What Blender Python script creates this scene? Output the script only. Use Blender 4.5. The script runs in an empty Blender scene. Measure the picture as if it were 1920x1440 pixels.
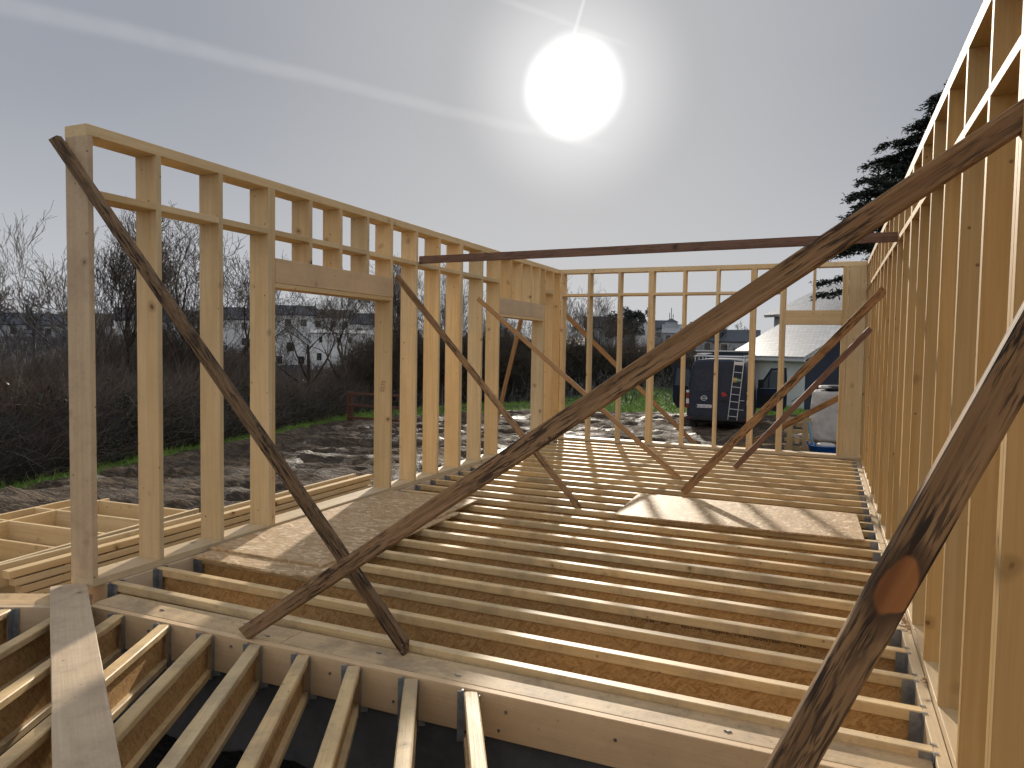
import bpy, bmesh, math, random
import numpy as np
from mathutils import Vector, Matrix, noise as mnoise

S = bpy.context.scene
COL = S.collection
R = random.Random(11)
rad = math.radians

# ------------------------------------------------------------------ node helpers
class NT:
    def __init__(s, tree):
        s.t = tree; s.n = tree.nodes; s.l = tree.links
    def node(s, typ, **kw):
        n = s.n.new(typ)
        for k, v in kw.items(): setattr(n, k, v)
        return n
    def put(s, sock, v):
        if isinstance(v, bpy.types.NodeSocket): s.l.new(v, sock)
        elif v is not None: sock.default_value = v
    def math(s, op, a, b=None, c=None, clamp=False):
        n = s.node('ShaderNodeMath', operation=op, use_clamp=clamp)
        s.put(n.inputs[0], a)
        if b is not None: s.put(n.inputs[1], b)
        if c is not None: s.put(n.inputs[2], c)
        return n.outputs[0]
    def vmath(s, op, a, b=None, scale=None):
        n = s.node('ShaderNodeVectorMath', operation=op)
        s.put(n.inputs[0], a)
        if b is not None: s.put(n.inputs[1], b)
        if scale is not None: s.put(n.inputs['Scale'], scale)
        return n.outputs['Value'] if op in ('DOT_PRODUCT', 'LENGTH', 'DISTANCE') else n.outputs[0]
    def mix(s, f, a, b, blend='MIX'):
        n = s.node('ShaderNodeMix', data_type='RGBA', blend_type=blend)
        s.put(n.inputs[0], f)
        for k, v in ((6, a), (7, b)):
            if isinstance(v, tuple) and len(v) == 3: v = (*v, 1)
            s.put(n.inputs[k], v)
        return n.outputs[2]
    def noise(s, vec, scale=5, detail=3, rough=.55, dist=0.0, out='Fac'):
        n = s.node('ShaderNodeTexNoise'); s.put(n.inputs['Vector'], vec)
        n.inputs['Scale'].default_value = scale; n.inputs['Detail'].default_value = detail
        n.inputs['Roughness'].default_value = rough; n.inputs['Distortion'].default_value = dist
        return n.outputs[out]
    def voro(s, vec, scale=5, feature='F1', out='Distance', rnd=1.0):
        n = s.node('ShaderNodeTexVoronoi', feature=feature); s.put(n.inputs['Vector'], vec)
        n.inputs['Scale'].default_value = scale; n.inputs['Randomness'].default_value = rnd
        return n.outputs[out]
    def ramp(s, f, lo, hi, a=0.0, b=1.0):
        n = s.node('ShaderNodeMapRange', interpolation_type='SMOOTHSTEP')
        s.put(n.inputs[0], f); s.put(n.inputs[1], lo); s.put(n.inputs[2], hi)
        n.inputs[3].default_value = a; n.inputs[4].default_value = b
        return n.outputs[0]
    def scalev(s, vec, sc):
        return s.vmath('MULTIPLY', vec, sc)

def newmat(name):
    m = bpy.data.materials.new(name); m.use_nodes = True
    t = m.node_tree; t.nodes.clear(); k = NT(t)
    out = k.node('ShaderNodeOutputMaterial'); p = k.node('ShaderNodeBsdfPrincipled')
    t.links.new(p.outputs[0], out.inputs[0])
    return m, k, p

def bump(k, p, h, strength=.3, dist=.01):
    b = k.node('ShaderNodeBump'); b.inputs['Strength'].default_value = strength
    b.inputs['Distance'].default_value = dist
    k.put(b.inputs['Height'], h); k.l.new(b.outputs[0], p.inputs['Normal'])

def objvec(k, swap=False):
    tc = k.node('ShaderNodeTexCoord'); oi = k.node('ShaderNodeObjectInfo')
    off = k.vmath('SCALE', (13.1, 7.7, 19.3), scale=oi.outputs['Random'])
    v = tc.outputs['Object']
    return k.vmath('ADD', v, off), oi.outputs['Random'], v

def wood(name, light, dark, knot=(.16, .075, .03), knots=1.0, dirt=0.0, dirtc=(.20, .16, .12),
         streak=0.0, streakc=(.03, .02, .015), rough=.62, grain=1.0, bstr=.25, tint=.14, spec=.3, scar=None, cover=(.44, .62)):
    m, k, p = newmat(name)
    v, rnd, raw = objvec(k)
    g1 = k.noise(k.scalev(v, (.55, 13, 13)), 1, 2, .55, .6)
    g2 = k.noise(k.scalev(v, (2.0, 85, 85)), 1, 1, .6)
    big = k.noise(v, 1.3, 1, .5)
    f = k.math('ADD', k.math('MULTIPLY', g1, .62), k.math('MULTIPLY', g2, .38))
    f = k.ramp(f, .5 - .19 / grain, .5 + .22 / grain)
    c = k.mix(f, dark, light)
    c = k.mix(k.ramp(big, .3, .7, 0, .35), c, tuple(x * .8 for x in light))
    if knots > 0:
        d = k.voro(k.vmath('ADD', v, k.vmath('SCALE', k.noise(v, 9, 0, out='Color'), scale=.05)), 2.9)
        halo = k.ramp(d, .06, .16, .55 * knots, 0)
        c = k.mix(halo, c, tuple(x * .55 for x in dark))
        c = k.mix(k.ramp(d, .035, .06, .9 * min(knots, 1), 0), c, knot)
        d2 = k.voro(v, 7.5)
        c = k.mix(k.ramp(d2, .05, .085, .8 * min(knots, 1), 0), c, knot)
    if dirt > 0:
        dn = k.noise(v, 3.2, 5, .65, .3)
        c = k.mix(k.ramp(dn, .42, .68, 0, dirt), c, dirtc)
        dn2 = k.noise(v, 26, 3, .7)
        c = k.mix(k.ramp(dn2, .55, .75, 0, dirt * .6), c, tuple(x * .5 for x in dirtc))
    if streak > 0:
        sn = k.noise(k.scalev(v, (5, 58, 58)), 1, 3, .7, .4)
        sn2 = k.noise(v, 2.6, 2, .6)
        c = k.mix(k.math('MULTIPLY', k.ramp(sn, .50, .58), k.ramp(sn2, cover[0], cover[1], .10 * streak, streak)), c, streakc)
        sn3 = k.noise(k.scalev(v, (9, 130, 130)), 1, 2, .6)
        c = k.mix(k.math('MULTIPLY', k.ramp(sn3, .54, .64, 0, .8 * streak), k.ramp(sn2, .3, .5, .35, 1)), c, streakc)
    if scar is not None:     # resin scar on the face: an uneven oval with a dark rim
        dvec = k.vmath('MULTIPLY', k.vmath('SUBTRACT', raw, (scar[0], scar[1], 0)), (1 / .070, 1 / .034, 0.0))
        wob = k.vmath('SCALE', k.vmath('SUBTRACT', k.noise(raw, 14, 2, out='Color'), (.5, .5, .5)), scale=.9)
        rd = k.vmath('LENGTH', k.vmath('MULTIPLY', k.vmath('ADD', dvec, wob), (1, 1, 0)))
        c = k.mix(k.ramp(rd, 1.0, 1.9, .8, 0), c, (.045, .024, .014))
        oc = k.mix(k.ramp(g1, .35, .65), (.17, .062, .02), (.36, .15, .05))
        c = k.mix(k.ramp(rd, .82, .98, 1, 0), c, oc)
    t = k.math('MULTIPLY_ADD', rnd, 2 * tint, 1 - tint)
    c = k.mix(1.0, c, k.comb(t), 'MULTIPLY')
    hue = k.math('FRACT', k.math('MULTIPLY', rnd, 7.31))
    c = k.mix(1.0, c, k.mix(hue, (1.03, .97, .88), (.97, 1.0, 1.06)), 'MULTIPLY')
    k.put(p.inputs['Base Color'], c)
    p.inputs['Roughness'].default_value = rough
    p.inputs['Specular IOR Level'].default_value = spec
    bump(k, p, k.math('ADD', g2, k.math('MULTIPLY', g1, .6)), bstr, .004)
    return m

def _comb(s, x, y=None, z=None):
    n = s.node('ShaderNodeCombineXYZ')
    s.put(n.inputs[0], x); s.put(n.inputs[1], x if y is None else y); s.put(n.inputs[2], x if z is None else z)
    return n.outputs[0]
NT.comb = _comb

def osb(name, plane, cols, tint=.08, dirt=.2, bstr=.3):
    """strand board: three layers of stretched, rotated flakes"""
    m, k, p = newmat(name)
    v, rnd, raw = objvec(k)
    sx = k.node('ShaderNodeSeparateXYZ'); k.put(sx.inputs[0], v)
    if plane == 'xz': v2 = k.comb(sx.outputs[0], sx.outputs[2], 0.0)
    else: v2 = k.comb(sx.outputs[0], sx.outputs[1], 0.0)
    warp = k.vmath('SCALE', k.noise(v2, 6, 2, out='Color'), scale=.06)
    v2 = k.vmath('ADD', v2, warp)
    prev = None
    ang = (8, -24, 31, -52) if plane == 'xz' else (14, -31, 68, -78)
    for i, a in enumerate(ang):
        mp = k.node('ShaderNodeMapping'); k.put(mp.inputs[0], v2)
        mp.inputs['Rotation'].default_value = (0, 0, rad(a)); 
        mpv = k.scalev(mp.outputs[0], ((13 + i, 95 - 7 * i, 1) if plane == 'xz' else (7.5 + i, 40 - 3 * i, 1)))
        vo = k.node('ShaderNodeTexVoronoi', feature='F1'); k.put(vo.inputs['Vector'], mpv); vo.inputs['Scale'].default_value = 1
        ss = k.node('ShaderNodeSeparateColor'); k.l.new(vo.outputs['Color'], ss.inputs[0])
        c = k.mix(k.ramp(ss.outputs[0], 0, 1), cols[0], cols[1])
        c = k.mix(k.ramp(ss.outputs[1], .80, .88), c, cols[2])
        c = k.mix(k.ramp(vo.outputs['Distance'], .45, .75, 0, .55), c, cols[3])
        h = ss.outputs[2]
        if prev is None: prev = (c, h)
        else:
            sel = k.ramp(ss.outputs[2], .52, .56)
            prev = (k.mix(sel, prev[0], c), k.math('MAXIMUM', prev[1], h))
    c = prev[0]
    fine = k.noise(v2, 90, 2)
    c = k.mix(k.ramp(fine, .35, .7, 0, .22), c, cols[3])
    dn = k.noise(v2, 2.1, 4, .6)
    c = k.mix(k.ramp(dn, .45, .75, 0, dirt), c, tuple(x * .6 for x in cols[0]))
    t = k.math('MULTIPLY_ADD', rnd, 2 * tint, 1 - tint)
    c = k.mix(1.0, c, k.comb(t), 'MULTIPLY')
    k.put(p.inputs['Base Color'], c); p.inputs['Roughness'].default_value = .6
    p.inputs['Specular IOR Level'].default_value = .3
    bump(k, p, k.math('ADD', prev[1], fine), bstr, .004)
    return m

def plain(name, col, rough=.6, metal=0.0, var=.15, scale=6.0, bstr=.1, spec=.4, emit=None):
    m, k, p = newmat(name)
    v, rnd, raw = objvec(k)
    n = k.noise(v, scale, 4, .6); n2 = k.noise(v, scale * 9, 3, .6)
    c = k.mix(k.ramp(n, .3, .7), tuple(x * (1 - var) for x in col), tuple(min(1, x * (1 + var)) for x in col))
    c = k.mix(k.ramp(n2, .5, .75, 0, var), c, tuple(x * .7 for x in col))
    k.put(p.inputs['Base Color'], c); p.inputs['Metallic'].default_value = metal
    p.inputs['Roughness'].default_value = rough; p.inputs['Specular IOR Level'].default_value = spec
    if bstr: bump(k, p, n2, bstr, .004)
    return m

M = {}
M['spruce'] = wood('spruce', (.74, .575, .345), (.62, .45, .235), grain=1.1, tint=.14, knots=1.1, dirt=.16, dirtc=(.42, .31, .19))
M['spruce_shade'] = wood('shaded_spruce', (.54, .365, .165), (.45, .285, .11), grain=.9, tint=.08)  # darker spruce copy for the right wall, its shade put into the colour
M['spruce_plate'] = wood('spruce_plate', (.70, .55, .345), (.60, .445, .25), rough=.52, spec=.35, dirt=.15, tint=.06, grain=.9)
M['flange'] = wood('flange_timber', (.76, .58, .33), (.62, .44, .215), rough=.52, spec=.35, dirt=.5, dirtc=(.30, .23, .16), tint=.14, knots=.8)
M['weathered'] = wood('weathered_spruce', (.64, .50, .34), (.54, .40, .255), dirt=.42, dirtc=(.30, .22, .155), tint=.05, knots=.9)
M['lvl'] = wood('laminated_veneer', (.72, .545, .36), (.62, .45, .275), knots=.45, dirt=.2, dirtc=(.33, .25, .19), grain=.7, tint=.05)
M['lvl_top'] = wood('beam_top_board', (.68, .505, .305), (.55, .39, .215), rough=.6, spec=.2, knots=.5, dirt=.7, dirtc=(.27, .205, .14), tint=.05)
M['old'] = wood('old_brown_timber', (.37, .225, .115), (.22, .125, .06), knot=(.05, .025, .015), streak=.9, cover=(.40, .6), rough=.75, bstr=.6, tint=.18, grain=1.4)
M['old_grey'] = wood('old_grey_timber', (.25, .165, .095), (.125, .08, .046), knot=(.05, .03, .02), streak=1.0, cover=(.34, .54), streakc=(.022, .015, .012), rough=.8, bstr=.8, tint=.1, grain=1.5)
M['purple'] = wood('old_purplish_timber', (.24, .14, .10), (.15, .085, .06), knot=(.05, .03, .03), streak=.5, rough=.7, bstr=.3, tint=.1)
M['batten'] = wood('pale_brown_batten', (.48, .31, .17), (.34, .20, .10), streak=.35, streakc=(.09, .05, .03), rough=.7, bstr=.35, tint=.12)
M['scar'] = wood('orange_sap_scar', (.27, .105, .035), (.15, .055, .02), knots=0, streak=.4, streakc=(.08, .03, .01), tint=0, grain=1.6, rough=.4)
M['osb'] = osb('strand_board', 'xy', ((.50, .335, .175), (.67, .48, .28), (.82, .65, .43), (.30, .185, .09)))
M['osb_web'] = osb('strand_board_web', 'xz', ((.60, .365, .15), (.68, .43, .19), (.46, .25, .09), (.40, .22, .08)), dirt=.25)
M['galv'] = plain('galvanised_steel', (.34, .36, .39), .45, .8, .2, 20, .05)
M['bolt'] = plain('bolt_steel', (.30, .30, .32), .35, .9, .1, 30, 0)
M['ink'] = plain('black_ink', (.035, .022, .02), .8, 0, .2, 60, 0)
M['pencil'] = plain('pencil_mark', (.30, .16, .09), .8, 0, .2, 60, 0)
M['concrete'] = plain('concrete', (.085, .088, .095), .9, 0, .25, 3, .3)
M['end_grain'] = plain('end_grain', (.30, .19, .12), .8, 0, .3, 40, .2)

# ------------------------------------------------------------------ object helpers
ROOT = {}
def tag(o, label=None, cat=None, group=None, kind=None):
    if label: o['label'] = label
    if cat: o['category'] = cat
    if group: o['group'] = group
    if kind: o['kind'] = kind
    return o
def thing(name, label, cat, loc=(0, 0, 0), rotz=0.0, group=None):
    o = bpy.data.objects.new(name, None); COL.objects.link(o)
    o.empty_display_size = .2
    o.location = loc; o.rotation_euler = (0, 0, rotz)
    ROOT[o.name] = Matrix.Translation(loc) @ Matrix.Rotation(rotz, 4, 'Z')
    return tag(o, label, cat, group)
def link(name, me, mat, parent=None, M4=None, local=None):
    """M4 is a world matrix; local a matrix in the parent's frame"""
    o = bpy.data.objects.new(name, me); COL.objects.link(o)
    if mat is not None:
        mats = mat if isinstance(mat, (list, tuple)) else [mat]
        if len(me.materials) == 0:
            for mm in mats: me.materials.append(mm)
    M4 = M4 if M4 is not None else Matrix.Identity(4)
    if parent is not None:
        o.parent = parent
        if local is not None: o.matrix_basis = local
        else:
            pm = ROOT[parent.name]
            o.matrix_basis = pm.inverted() @ M4
        ROOT[o.name] = (ROOT[parent.name] @ o.matrix_basis) if parent.name in ROOT else M4
    else:
        o.matrix_basis = M4; ROOT[o.name] = M4
    return o
def dup(root, loc, rotz=0.0, scale=1.0, label=None, name=None):
    r = root.copy(); COL.objects.link(r); r.location = loc; r.rotation_euler = (0, 0, rotz); r.scale = (scale,) * 3
    if label: r['label'] = label
    for ch in list(root.children):
        c = ch.copy(); COL.objects.link(c); c.parent = r
        for g in list(ch.children):
            d = g.copy(); COL.objects.link(d); d.parent = c
    return r

def box_mesh(L, w, t, ch=.003, segs=1, jit=0.0, seed=0, skew=(0, 0)):
    """bar along local X, chamfered edges, width w along Y, thickness t along Z"""
    c = min(ch, w * .3, t * .3)
    y, z = w / 2, t / 2
    prof = [(-y + c, -z), (y - c, -z), (y, -z + c), (y, z - c), (y - c, z), (-y + c, z), (-y, z - c), (-y, -z + c)]
    rng = random.Random(seed)
    V = []; F = []
    for i in range(segs + 1):
        x = -L / 2 + L * i / segs
        for j, (a, b) in enumerate(prof):
            ja = rng.uniform(-jit, jit); jb = rng.uniform(-jit, jit)
            sk = skew[0] * a if i == 0 else (skew[1] * a if i == segs else 0)
            V.append((x + sk, a + ja, b + jb))
    n = 8
    for i in range(segs):
        for j in range(n):
            F.append((i * n + j, i * n + (j + 1) % n, (i + 1) * n + (j + 1) % n, (i + 1) * n + j))
    F.append(tuple(range(n))[::-1]); F.append(tuple(segs * n + j for j in range(n)))
    F = [f[::-1] for f in F]
    me = bpy.data.meshes.new('bar'); me.from_pydata(V, [], F)
    bm = bmesh.new(); bm.from_mesh(me); bmesh.ops.recalc_face_normals(bm, faces=bm.faces); bm.to_mesh(me); bm.free()
    return me
def frame(p0, p1, yhint):
    p0, p1 = Vector(p0), Vector(p1); x = (p1 - p0).normalized(); y = Vector(yhint)
    y = (y - x * y.dot(x)).normalized(); z = x.cross(y)
    m = Matrix((x, y, z)).transposed().to_4x4(); m.translation = (p0 + p1) / 2
    return m, (p1 - p0).length
def bar(name, p0, p1, w, t, yhint, mat, parent=None, **kw):
    m, L = frame(p0, p1, yhint)
    return link(name, box_mesh(L, w, t, **kw), mat, parent, m)
class MB:
    def __init__(s): s.v = []; s.f = []; s.mi = []
    def add(s, V, F, mi=0):
        b = len(s.v); s.v += [tuple(x) for x in V]; s.f += [tuple(i + b for i in f) for f in F]; s.mi += [mi] * len(F)
    def box(s, lo, hi, mi=0, m=None):
        (a, b, c), (d, e, f) = lo, hi
        V = [(a, b, c), (d, b, c), (d, e, c), (a, e, c), (a, b, f), (d, b, f), (d, e, f), (a, e, f)]
        if m is not None: V = [m @ Vector(x) for x in V]
        s.add(V, [(3, 2, 1, 0), (4, 5, 6, 7), (0, 1, 5, 4), (1, 2, 6, 5), (2, 3, 7, 6), (3, 0, 4, 7)], mi)
    def tube(s, pts, rs, n=8, mi=0, cap=True):
        pts = [Vector(p) for p in pts]; b = len(s.v)
        for i, p in enumerate(pts):
            d = (pts[min(i + 1, len(pts) - 1)] - pts[max(i - 1, 0)]).normalized()
            u = d.orthogonal().normalized() if abs(d.z) > .9 else d.cross(Vector((0, 0, 1))).normalized()
            w = d.cross(u); r = rs[i] if isinstance(rs, (list, tuple)) else rs
            for j in range(n):
                a = 2 * math.pi * j / n; s.v.append(tuple(p + (u * math.cos(a) + w * math.sin(a)) * r))
        for i in range(len(pts) - 1):
            for j in range(n):
                s.f.append((b + i * n + j, b + i * n + (j + 1) % n, b + (i + 1) * n + (j + 1) % n, b + (i + 1) * n + j)); s.mi.append(mi)
        if cap:
            s.f.append(tuple(b + j for j in range(n))[::-1]); s.mi.append(mi)
            e = b + (len(pts) - 1) * n; s.f.append(tuple(e + j for j in range(n))); s.mi.append(mi)
    def cyl(s, c, axis, r, L, n=16, mi=0):
        a = Vector(axis).normalized(); c = Vector(c); s.tube([c - a * L / 2, c + a * L / 2], r, n, mi)
    def mesh(s, name='mesh', smooth=False, recalc=True):
        me = bpy.data.meshes.new(name); me.from_pydata(s.v, [], s.f)
        me.polygons.foreach_set('material_index', s.mi)
        if recalc:
            bm = bmesh.new(); bm.from_mesh(me); bmesh.ops.recalc_face_normals(bm, faces=bm.faces); bm.to_mesh(me); bm.free()
        if smooth: me.polygons.foreach_set('use_smooth', [True] * len(me.polygons))
        return me
    def obj(s, name, mat, parent=None, M4=None, local=None, smooth=False):
        return link(name, s.mesh(name, smooth), mat, parent, M4, local)
def raw_mesh(name, V, F, smooth=False):
    """numpy quads or tris"""
    V = np.asarray(V, np.float32); F = np.asarray(F, np.int32); n = F.shape[1]
    me = bpy.data.meshes.new(name)
    me.vertices.add(len(V)); me.vertices.foreach_set('co', V.ravel())
    me.loops.add(F.size); me.loops.foreach_set('vertex_index', F.ravel())
    me.polygons.add(len(F)); me.polygons.foreach_set('loop_start', np.arange(0, F.size, n, dtype=np.int32))
    me.polygons.foreach_set('loop_total', np.full(len(F), n, np.int32))
    if smooth: me.polygons.foreach_set('use_smooth', np.ones(len(F), bool))
    me.update(calc_edges=True); return me
def text_mesh(txt, size, extrude=.001):
    cu = bpy.data.curves.new('lettering', 'FONT'); cu.body = txt; cu.size = size; cu.extrude = extrude
    cu.align_x = 'CENTER'; cu.align_y = 'CENTER'
    o = bpy.data.objects.new('tmp', cu); COL.objects.link(o)
    dg = bpy.context.evaluated_depsgraph_get()
    me = bpy.data.meshes.new_from_object(o.evaluated_get(dg)); 
    bpy.data.objects.remove(o); bpy.data.curves.remove(cu)
    return me

W, D, H = 5.508, 10.067, 3.386
WS, TH = .235, .047          # stud depth and thickness
YU = (0, 1, 0)

# ------------------------------------------------------------------ wall frames
def stud(root, x0, x1, y0, y1, z0, z1, name='stud', mat='spruce'):
    """upright timber filling the given box (local X runs up)"""
    cx, cy = (x0 + x1) / 2, (y0 + y1) / 2
    m, L = frame((cx, cy, z0), (cx, cy, z1), (1, 0, 0))
    return link(name, box_mesh(L, x1 - x0, y1 - y0), M['spruce_shade' if root is rw and mat == 'spruce' else mat], root, m)
def flat(root, x0, x1, y0, y1, z0, z1, name, mat='spruce', along='y'):
    """level timber filling the box, local X along its length"""
    c = ((x0 + x1) / 2, (y0 + y1) / 2, (z0 + z1) / 2)
    if along == 'y':
        m, L = frame((c[0], y0, c[2]), (c[0], y1, c[2]), (1, 0, 0)); return link(name, box_mesh(L, x1 - x0, z1 - z0), M[mat], root, m)
    m, L = frame((x0, c[1], c[2]), (x1, c[1], c[2]), (0, 1, 0)); return link(name, box_mesh(L, y1 - y0, z1 - z0), M[mat], root, m)
rw = None
ZB, ZT = .055, H - .08      # underside of studs, top of studs
RZ0, RZ1 = 2.872, 2.925     # the level rail

# left wall
lw = thing('wall_frame', 'pale timber stud wall along the left side with two door openings', 'wall frame', (-.11, 5, 0))
flat(lw, -WS, 0, 0, D + WS, 0, ZB, 'bottom_plate', 'spruce_plate')
flat(lw, -WS, 0, 0, D + WS, ZT, H, 'top_plate', 'spruce')
ys = [0, .588, 1.235, 1.85, 1.897, 4.57, 5.17, 5.80, 5.848, 6.53, 7.17, 9.25, 9.70, D + .02]
for i, y in enumerate(ys):
    stud(lw, -WS, 0, y, y + TH, ZB, ZT, mat='weathered' if i == 0 else 'spruce')
# opening 1: trimmer, header, short studs above
stud(lw, -WS, 0, 3.975, 3.975 + TH, ZB, 2.372)
flat(lw, -WS, 0, 1.944, 4.02, 2.372, 2.417, 'header_sole')
flat(lw, -TH, .004, 1.944, 4.022, 2.419, 2.655, 'header', 'lvl')
stud(lw, -WS, 0, 3.975, 3.975 + TH, 2.657, ZT, 'short_stud')
for y in (2.45, 2.96, 3.47): stud(lw, -WS, 0, y, y + TH, 2.657, ZT, 'short_stud')
# opening 2
stud(lw, -WS, 0, 9.205, 9.248, ZB, 2.335)
flat(lw, -WS, 0, 7.217, 9.248, 2.335, 2.38, 'header_sole')
flat(lw, -TH, .004, 7.217, 9.249, 2.382, 2.64, 'header', 'lvl')
for y in (7.65, 8.1, 8.55, 8.98): stud(lw, -WS, 0, y, y + TH, 2.642, ZT, 'short_stud')
edges = [(.045, .588), (.633, 1.235), (1.28, 1.85), (1.944, 2.45), (2.495, 2.96), (3.005, 3.47), (3.515, 3.975), (4.02, 4.57), (4.615, 5.17),
         (5.215, 5.80), (5.893, 6.53), (6.575, 7.17), (9.297, 9.70)]
for a, b in edges: flat(lw, -WS, 0, a + .001, b - .001, RZ0, RZ1, 'rail')
# pencilled figures on the door post
tm = text_mesh('2275', .075, .0006)
link('pencil_mark', tm, M['pencil'], lw, Matrix(((1, 0, 0, -.10), (0, 0, -1, 3.972), (0, 1, 0, 1.32), (0, 0, 0, 1))) @ Matrix.Rotation(rad(82), 4, 'Z'))

# far wall
fw = thing('wall_frame', 'pale timber stud wall across the far end, van and house seen through it', 'wall frame', (W / 2, D + .11, 0))
flat(fw, .002, W, D, D + WS, 0, ZB, 'bottom_plate', 'spruce_plate', 'x')
flat(fw, .002, W, D, D + WS, ZT, H, 'top_plate', 'spruce', 'x')
xs = [.03, .585, 1.195, 1.785, 1.832, 2.43, 3.035, 3.635, 3.682, 4.14, 4.187, 5.14]
for x in xs: stud(fw, x, x + TH, D, D + WS, ZB, ZT)
stud(fw, 5.187, 5.232, D, D + WS, ZB, ZT)
stud(fw, 5.236, 5.503, D + .004, D + .05, ZB, ZT)      # broad face towards the room
xe = [(.075, .585), (.63, 1.195), (1.24, 1.785), (1.877, 2.43), (2.475, 3.035), (3.08, 3.635), (3.727, 4.14)]
for a, b in xe: flat(fw, a + .001, b - .001, D, D + WS, RZ0 - .015, RZ1 - .02, 'rail', 'spruce', 'x')
flat(fw, 4.233, 5.139, D - .003, D + TH, 2.315, 2.56, 'header', 'spruce', 'x')
flat(fw, 4.233, 5.139, D + .048, D + WS, 2.315, 2.36, 'header_sole', 'spruce', 'x')
stud(fw, 4.667, 4.712, D, D + WS, 2.562, ZT, 'short_stud')

# right wall
rw = thing('wall_frame', 'pale timber stud wall rising along the right side, its edges sunlit', 'wall frame', (W + .11, 4, 0))
y0r = -3.1
flat(rw, W, W + WS, y0r, D + WS, 0, ZB, 'bottom_plate', 'spruce_plate')
flat(rw, W, W + WS, y0r, D + WS, ZT, H, 'top_plate', 'spruce_shade')
ry = []
k_ = 0
for kk in range(-5, 17):
    y = -.085 + .6 * kk
    if y < y0r + .01 or y > D: continue
    ry.append(y)
    if kk in (-1, 5, 11): ry.append(y + .047)
ry = sorted(ry + [D + .02])
for y in ry: stud(rw, W, W + WS, y, y + TH, ZB, ZT)
for a, b in zip(ry[:-1], ry[1:]):
    if b - a > .2: flat(rw, W, W + WS, a + TH + .001, b - .001, RZ0 + .015, RZ1 + .015, 'rail', 'spruce_shade')

# ------------------------------------------------------------------ floor
def ijoist_parts(root, L, depth, fw_, fh, mats=('flange', 'osb_web', 'flange')):
    """local frame of root: X along, top of flange at z=0"""
    T = lambda z: Matrix.Translation((L / 2, 0, z))
    out = []
    out.append(link('top_flange', box_mesh(L, fw_, fh, .004), M[mats[0]], root, local=T(-fh / 2)))
    out.append(link('web', box_mesh(L, .012, depth - 2 * fh + .01, .001), M[mats[1]], root, local=T(-depth / 2)))
    out.append(link('bottom_flange', box_mesh(L, fw_, fh, .004), M[mats[2]], root, local=T(-depth + fh / 2)))
    return out
def hanger_mesh(fw_, depth, skew=0.0):
    """U-shaped steel shoe, joist end at x=0 running to +x; flanges nailed to the beam face at x=0"""
    b = MB(); s = .0025; g = fw_ / 2 + .001; Ls = .062
    for sg in (-1, 1):
        b.box((.004, min(sg * g, sg * (g + s)), -depth - .003), (Ls, max(sg * g, sg * (g + s)), -.006))
        b.box((.0005, min(sg * (g + s), sg * (g + .038)), -depth - .002), (.0035, max(sg * (g + s), sg * (g + .038)), .001))
        b.box((-.02, min(sg * (g + .002), sg * (g + .014)), .001), (.003, max(sg * (g + .002), sg * (g + .014)), .0035))
        for zz in (-.04, -.11, -.18): b.cyl((.005, sg * (g + .02), zz), (1, 0, 0), .005, .006, 6)
    b.box((.004, -g - s, -depth - .006), (Ls, g + s, -depth - .003))
    return b.mesh('joist_hanger')
NJ = 25
words = ['first', 'second', 'third', 'fourth', 'fifth', 'sixth', 'seventh', 'eighth', 'ninth', 'tenth', 'eleventh', 'twelfth', 'thirteenth',
         'fourteenth', 'fifteenth', 'sixteenth', 'seventeenth', 'eighteenth', 'nineteenth', 'twentieth', 'twenty-first', 'twenty-second',
         'twenty-third', 'twenty-fourth', 'twenty-fifth']
XL, XR = .03, 5.447
jl = XR - XL
j0 = None
hm = hanger_mesh(.064, .26)
for i in range(NJ):
    y = .166 + .4045 * i
    lab = f'wooden I-joist of the main floor, {words[i]} one back from the front beam'
    if i == 0:
        j0 = thing('i_joist', lab, 'floor joist', (XL, y, 0), 0, 'I-joists of the main floor')
        ijoist_parts(j0, jl, .26, .064, .062)
        link('joist_hanger', hm, M['galv'], j0, local=Matrix.Identity(4))
        link('joist_hanger', hm, None, j0, local=Matrix.Translation((jl, 0, 0)) @ Matrix.Rotation(math.pi, 4, 'Z'))
    else: dup(j0, (XL, y, 0), 0, 1, lab)
# blurred factory print on one web (strokes only, not legible in the photo)
pr = MB(); rr = random.Random(5)
x = 3.72
while x < 4.86:
    if rr.random() < .12: x += rr.uniform(.03, .09)
    w_ = rr.uniform(.008, .02); hgt = .026
    kind = rr.random()
    pr.box((x, -.0074, -.088), (x + .004, -.0063, -.088 + hgt))
    if kind < .6: pr.box((x + w_ - .004, -.0074, -.088), (x + w_, -.0063, -.088 + hgt))
    if kind < .75: pr.box((x + .0042, -.0074, -.088 + hgt - .005), (x + w_ - .0042, -.0063, -.088 + hgt))
    if .2 < kind: pr.box((x + .0042, -.0074, -.088), (x + w_ - .0042, -.0063, -.083))
    x += w_ + .007
jt = [o for o in COL.objects if o.get('label', '').endswith('fourth one back from the front beam') and 'twenty' not in o['label']][0]
pr.obj('printed_marks', M['ink'], jt, local=Matrix.Translation((-XL, 0, 0)))

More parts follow.
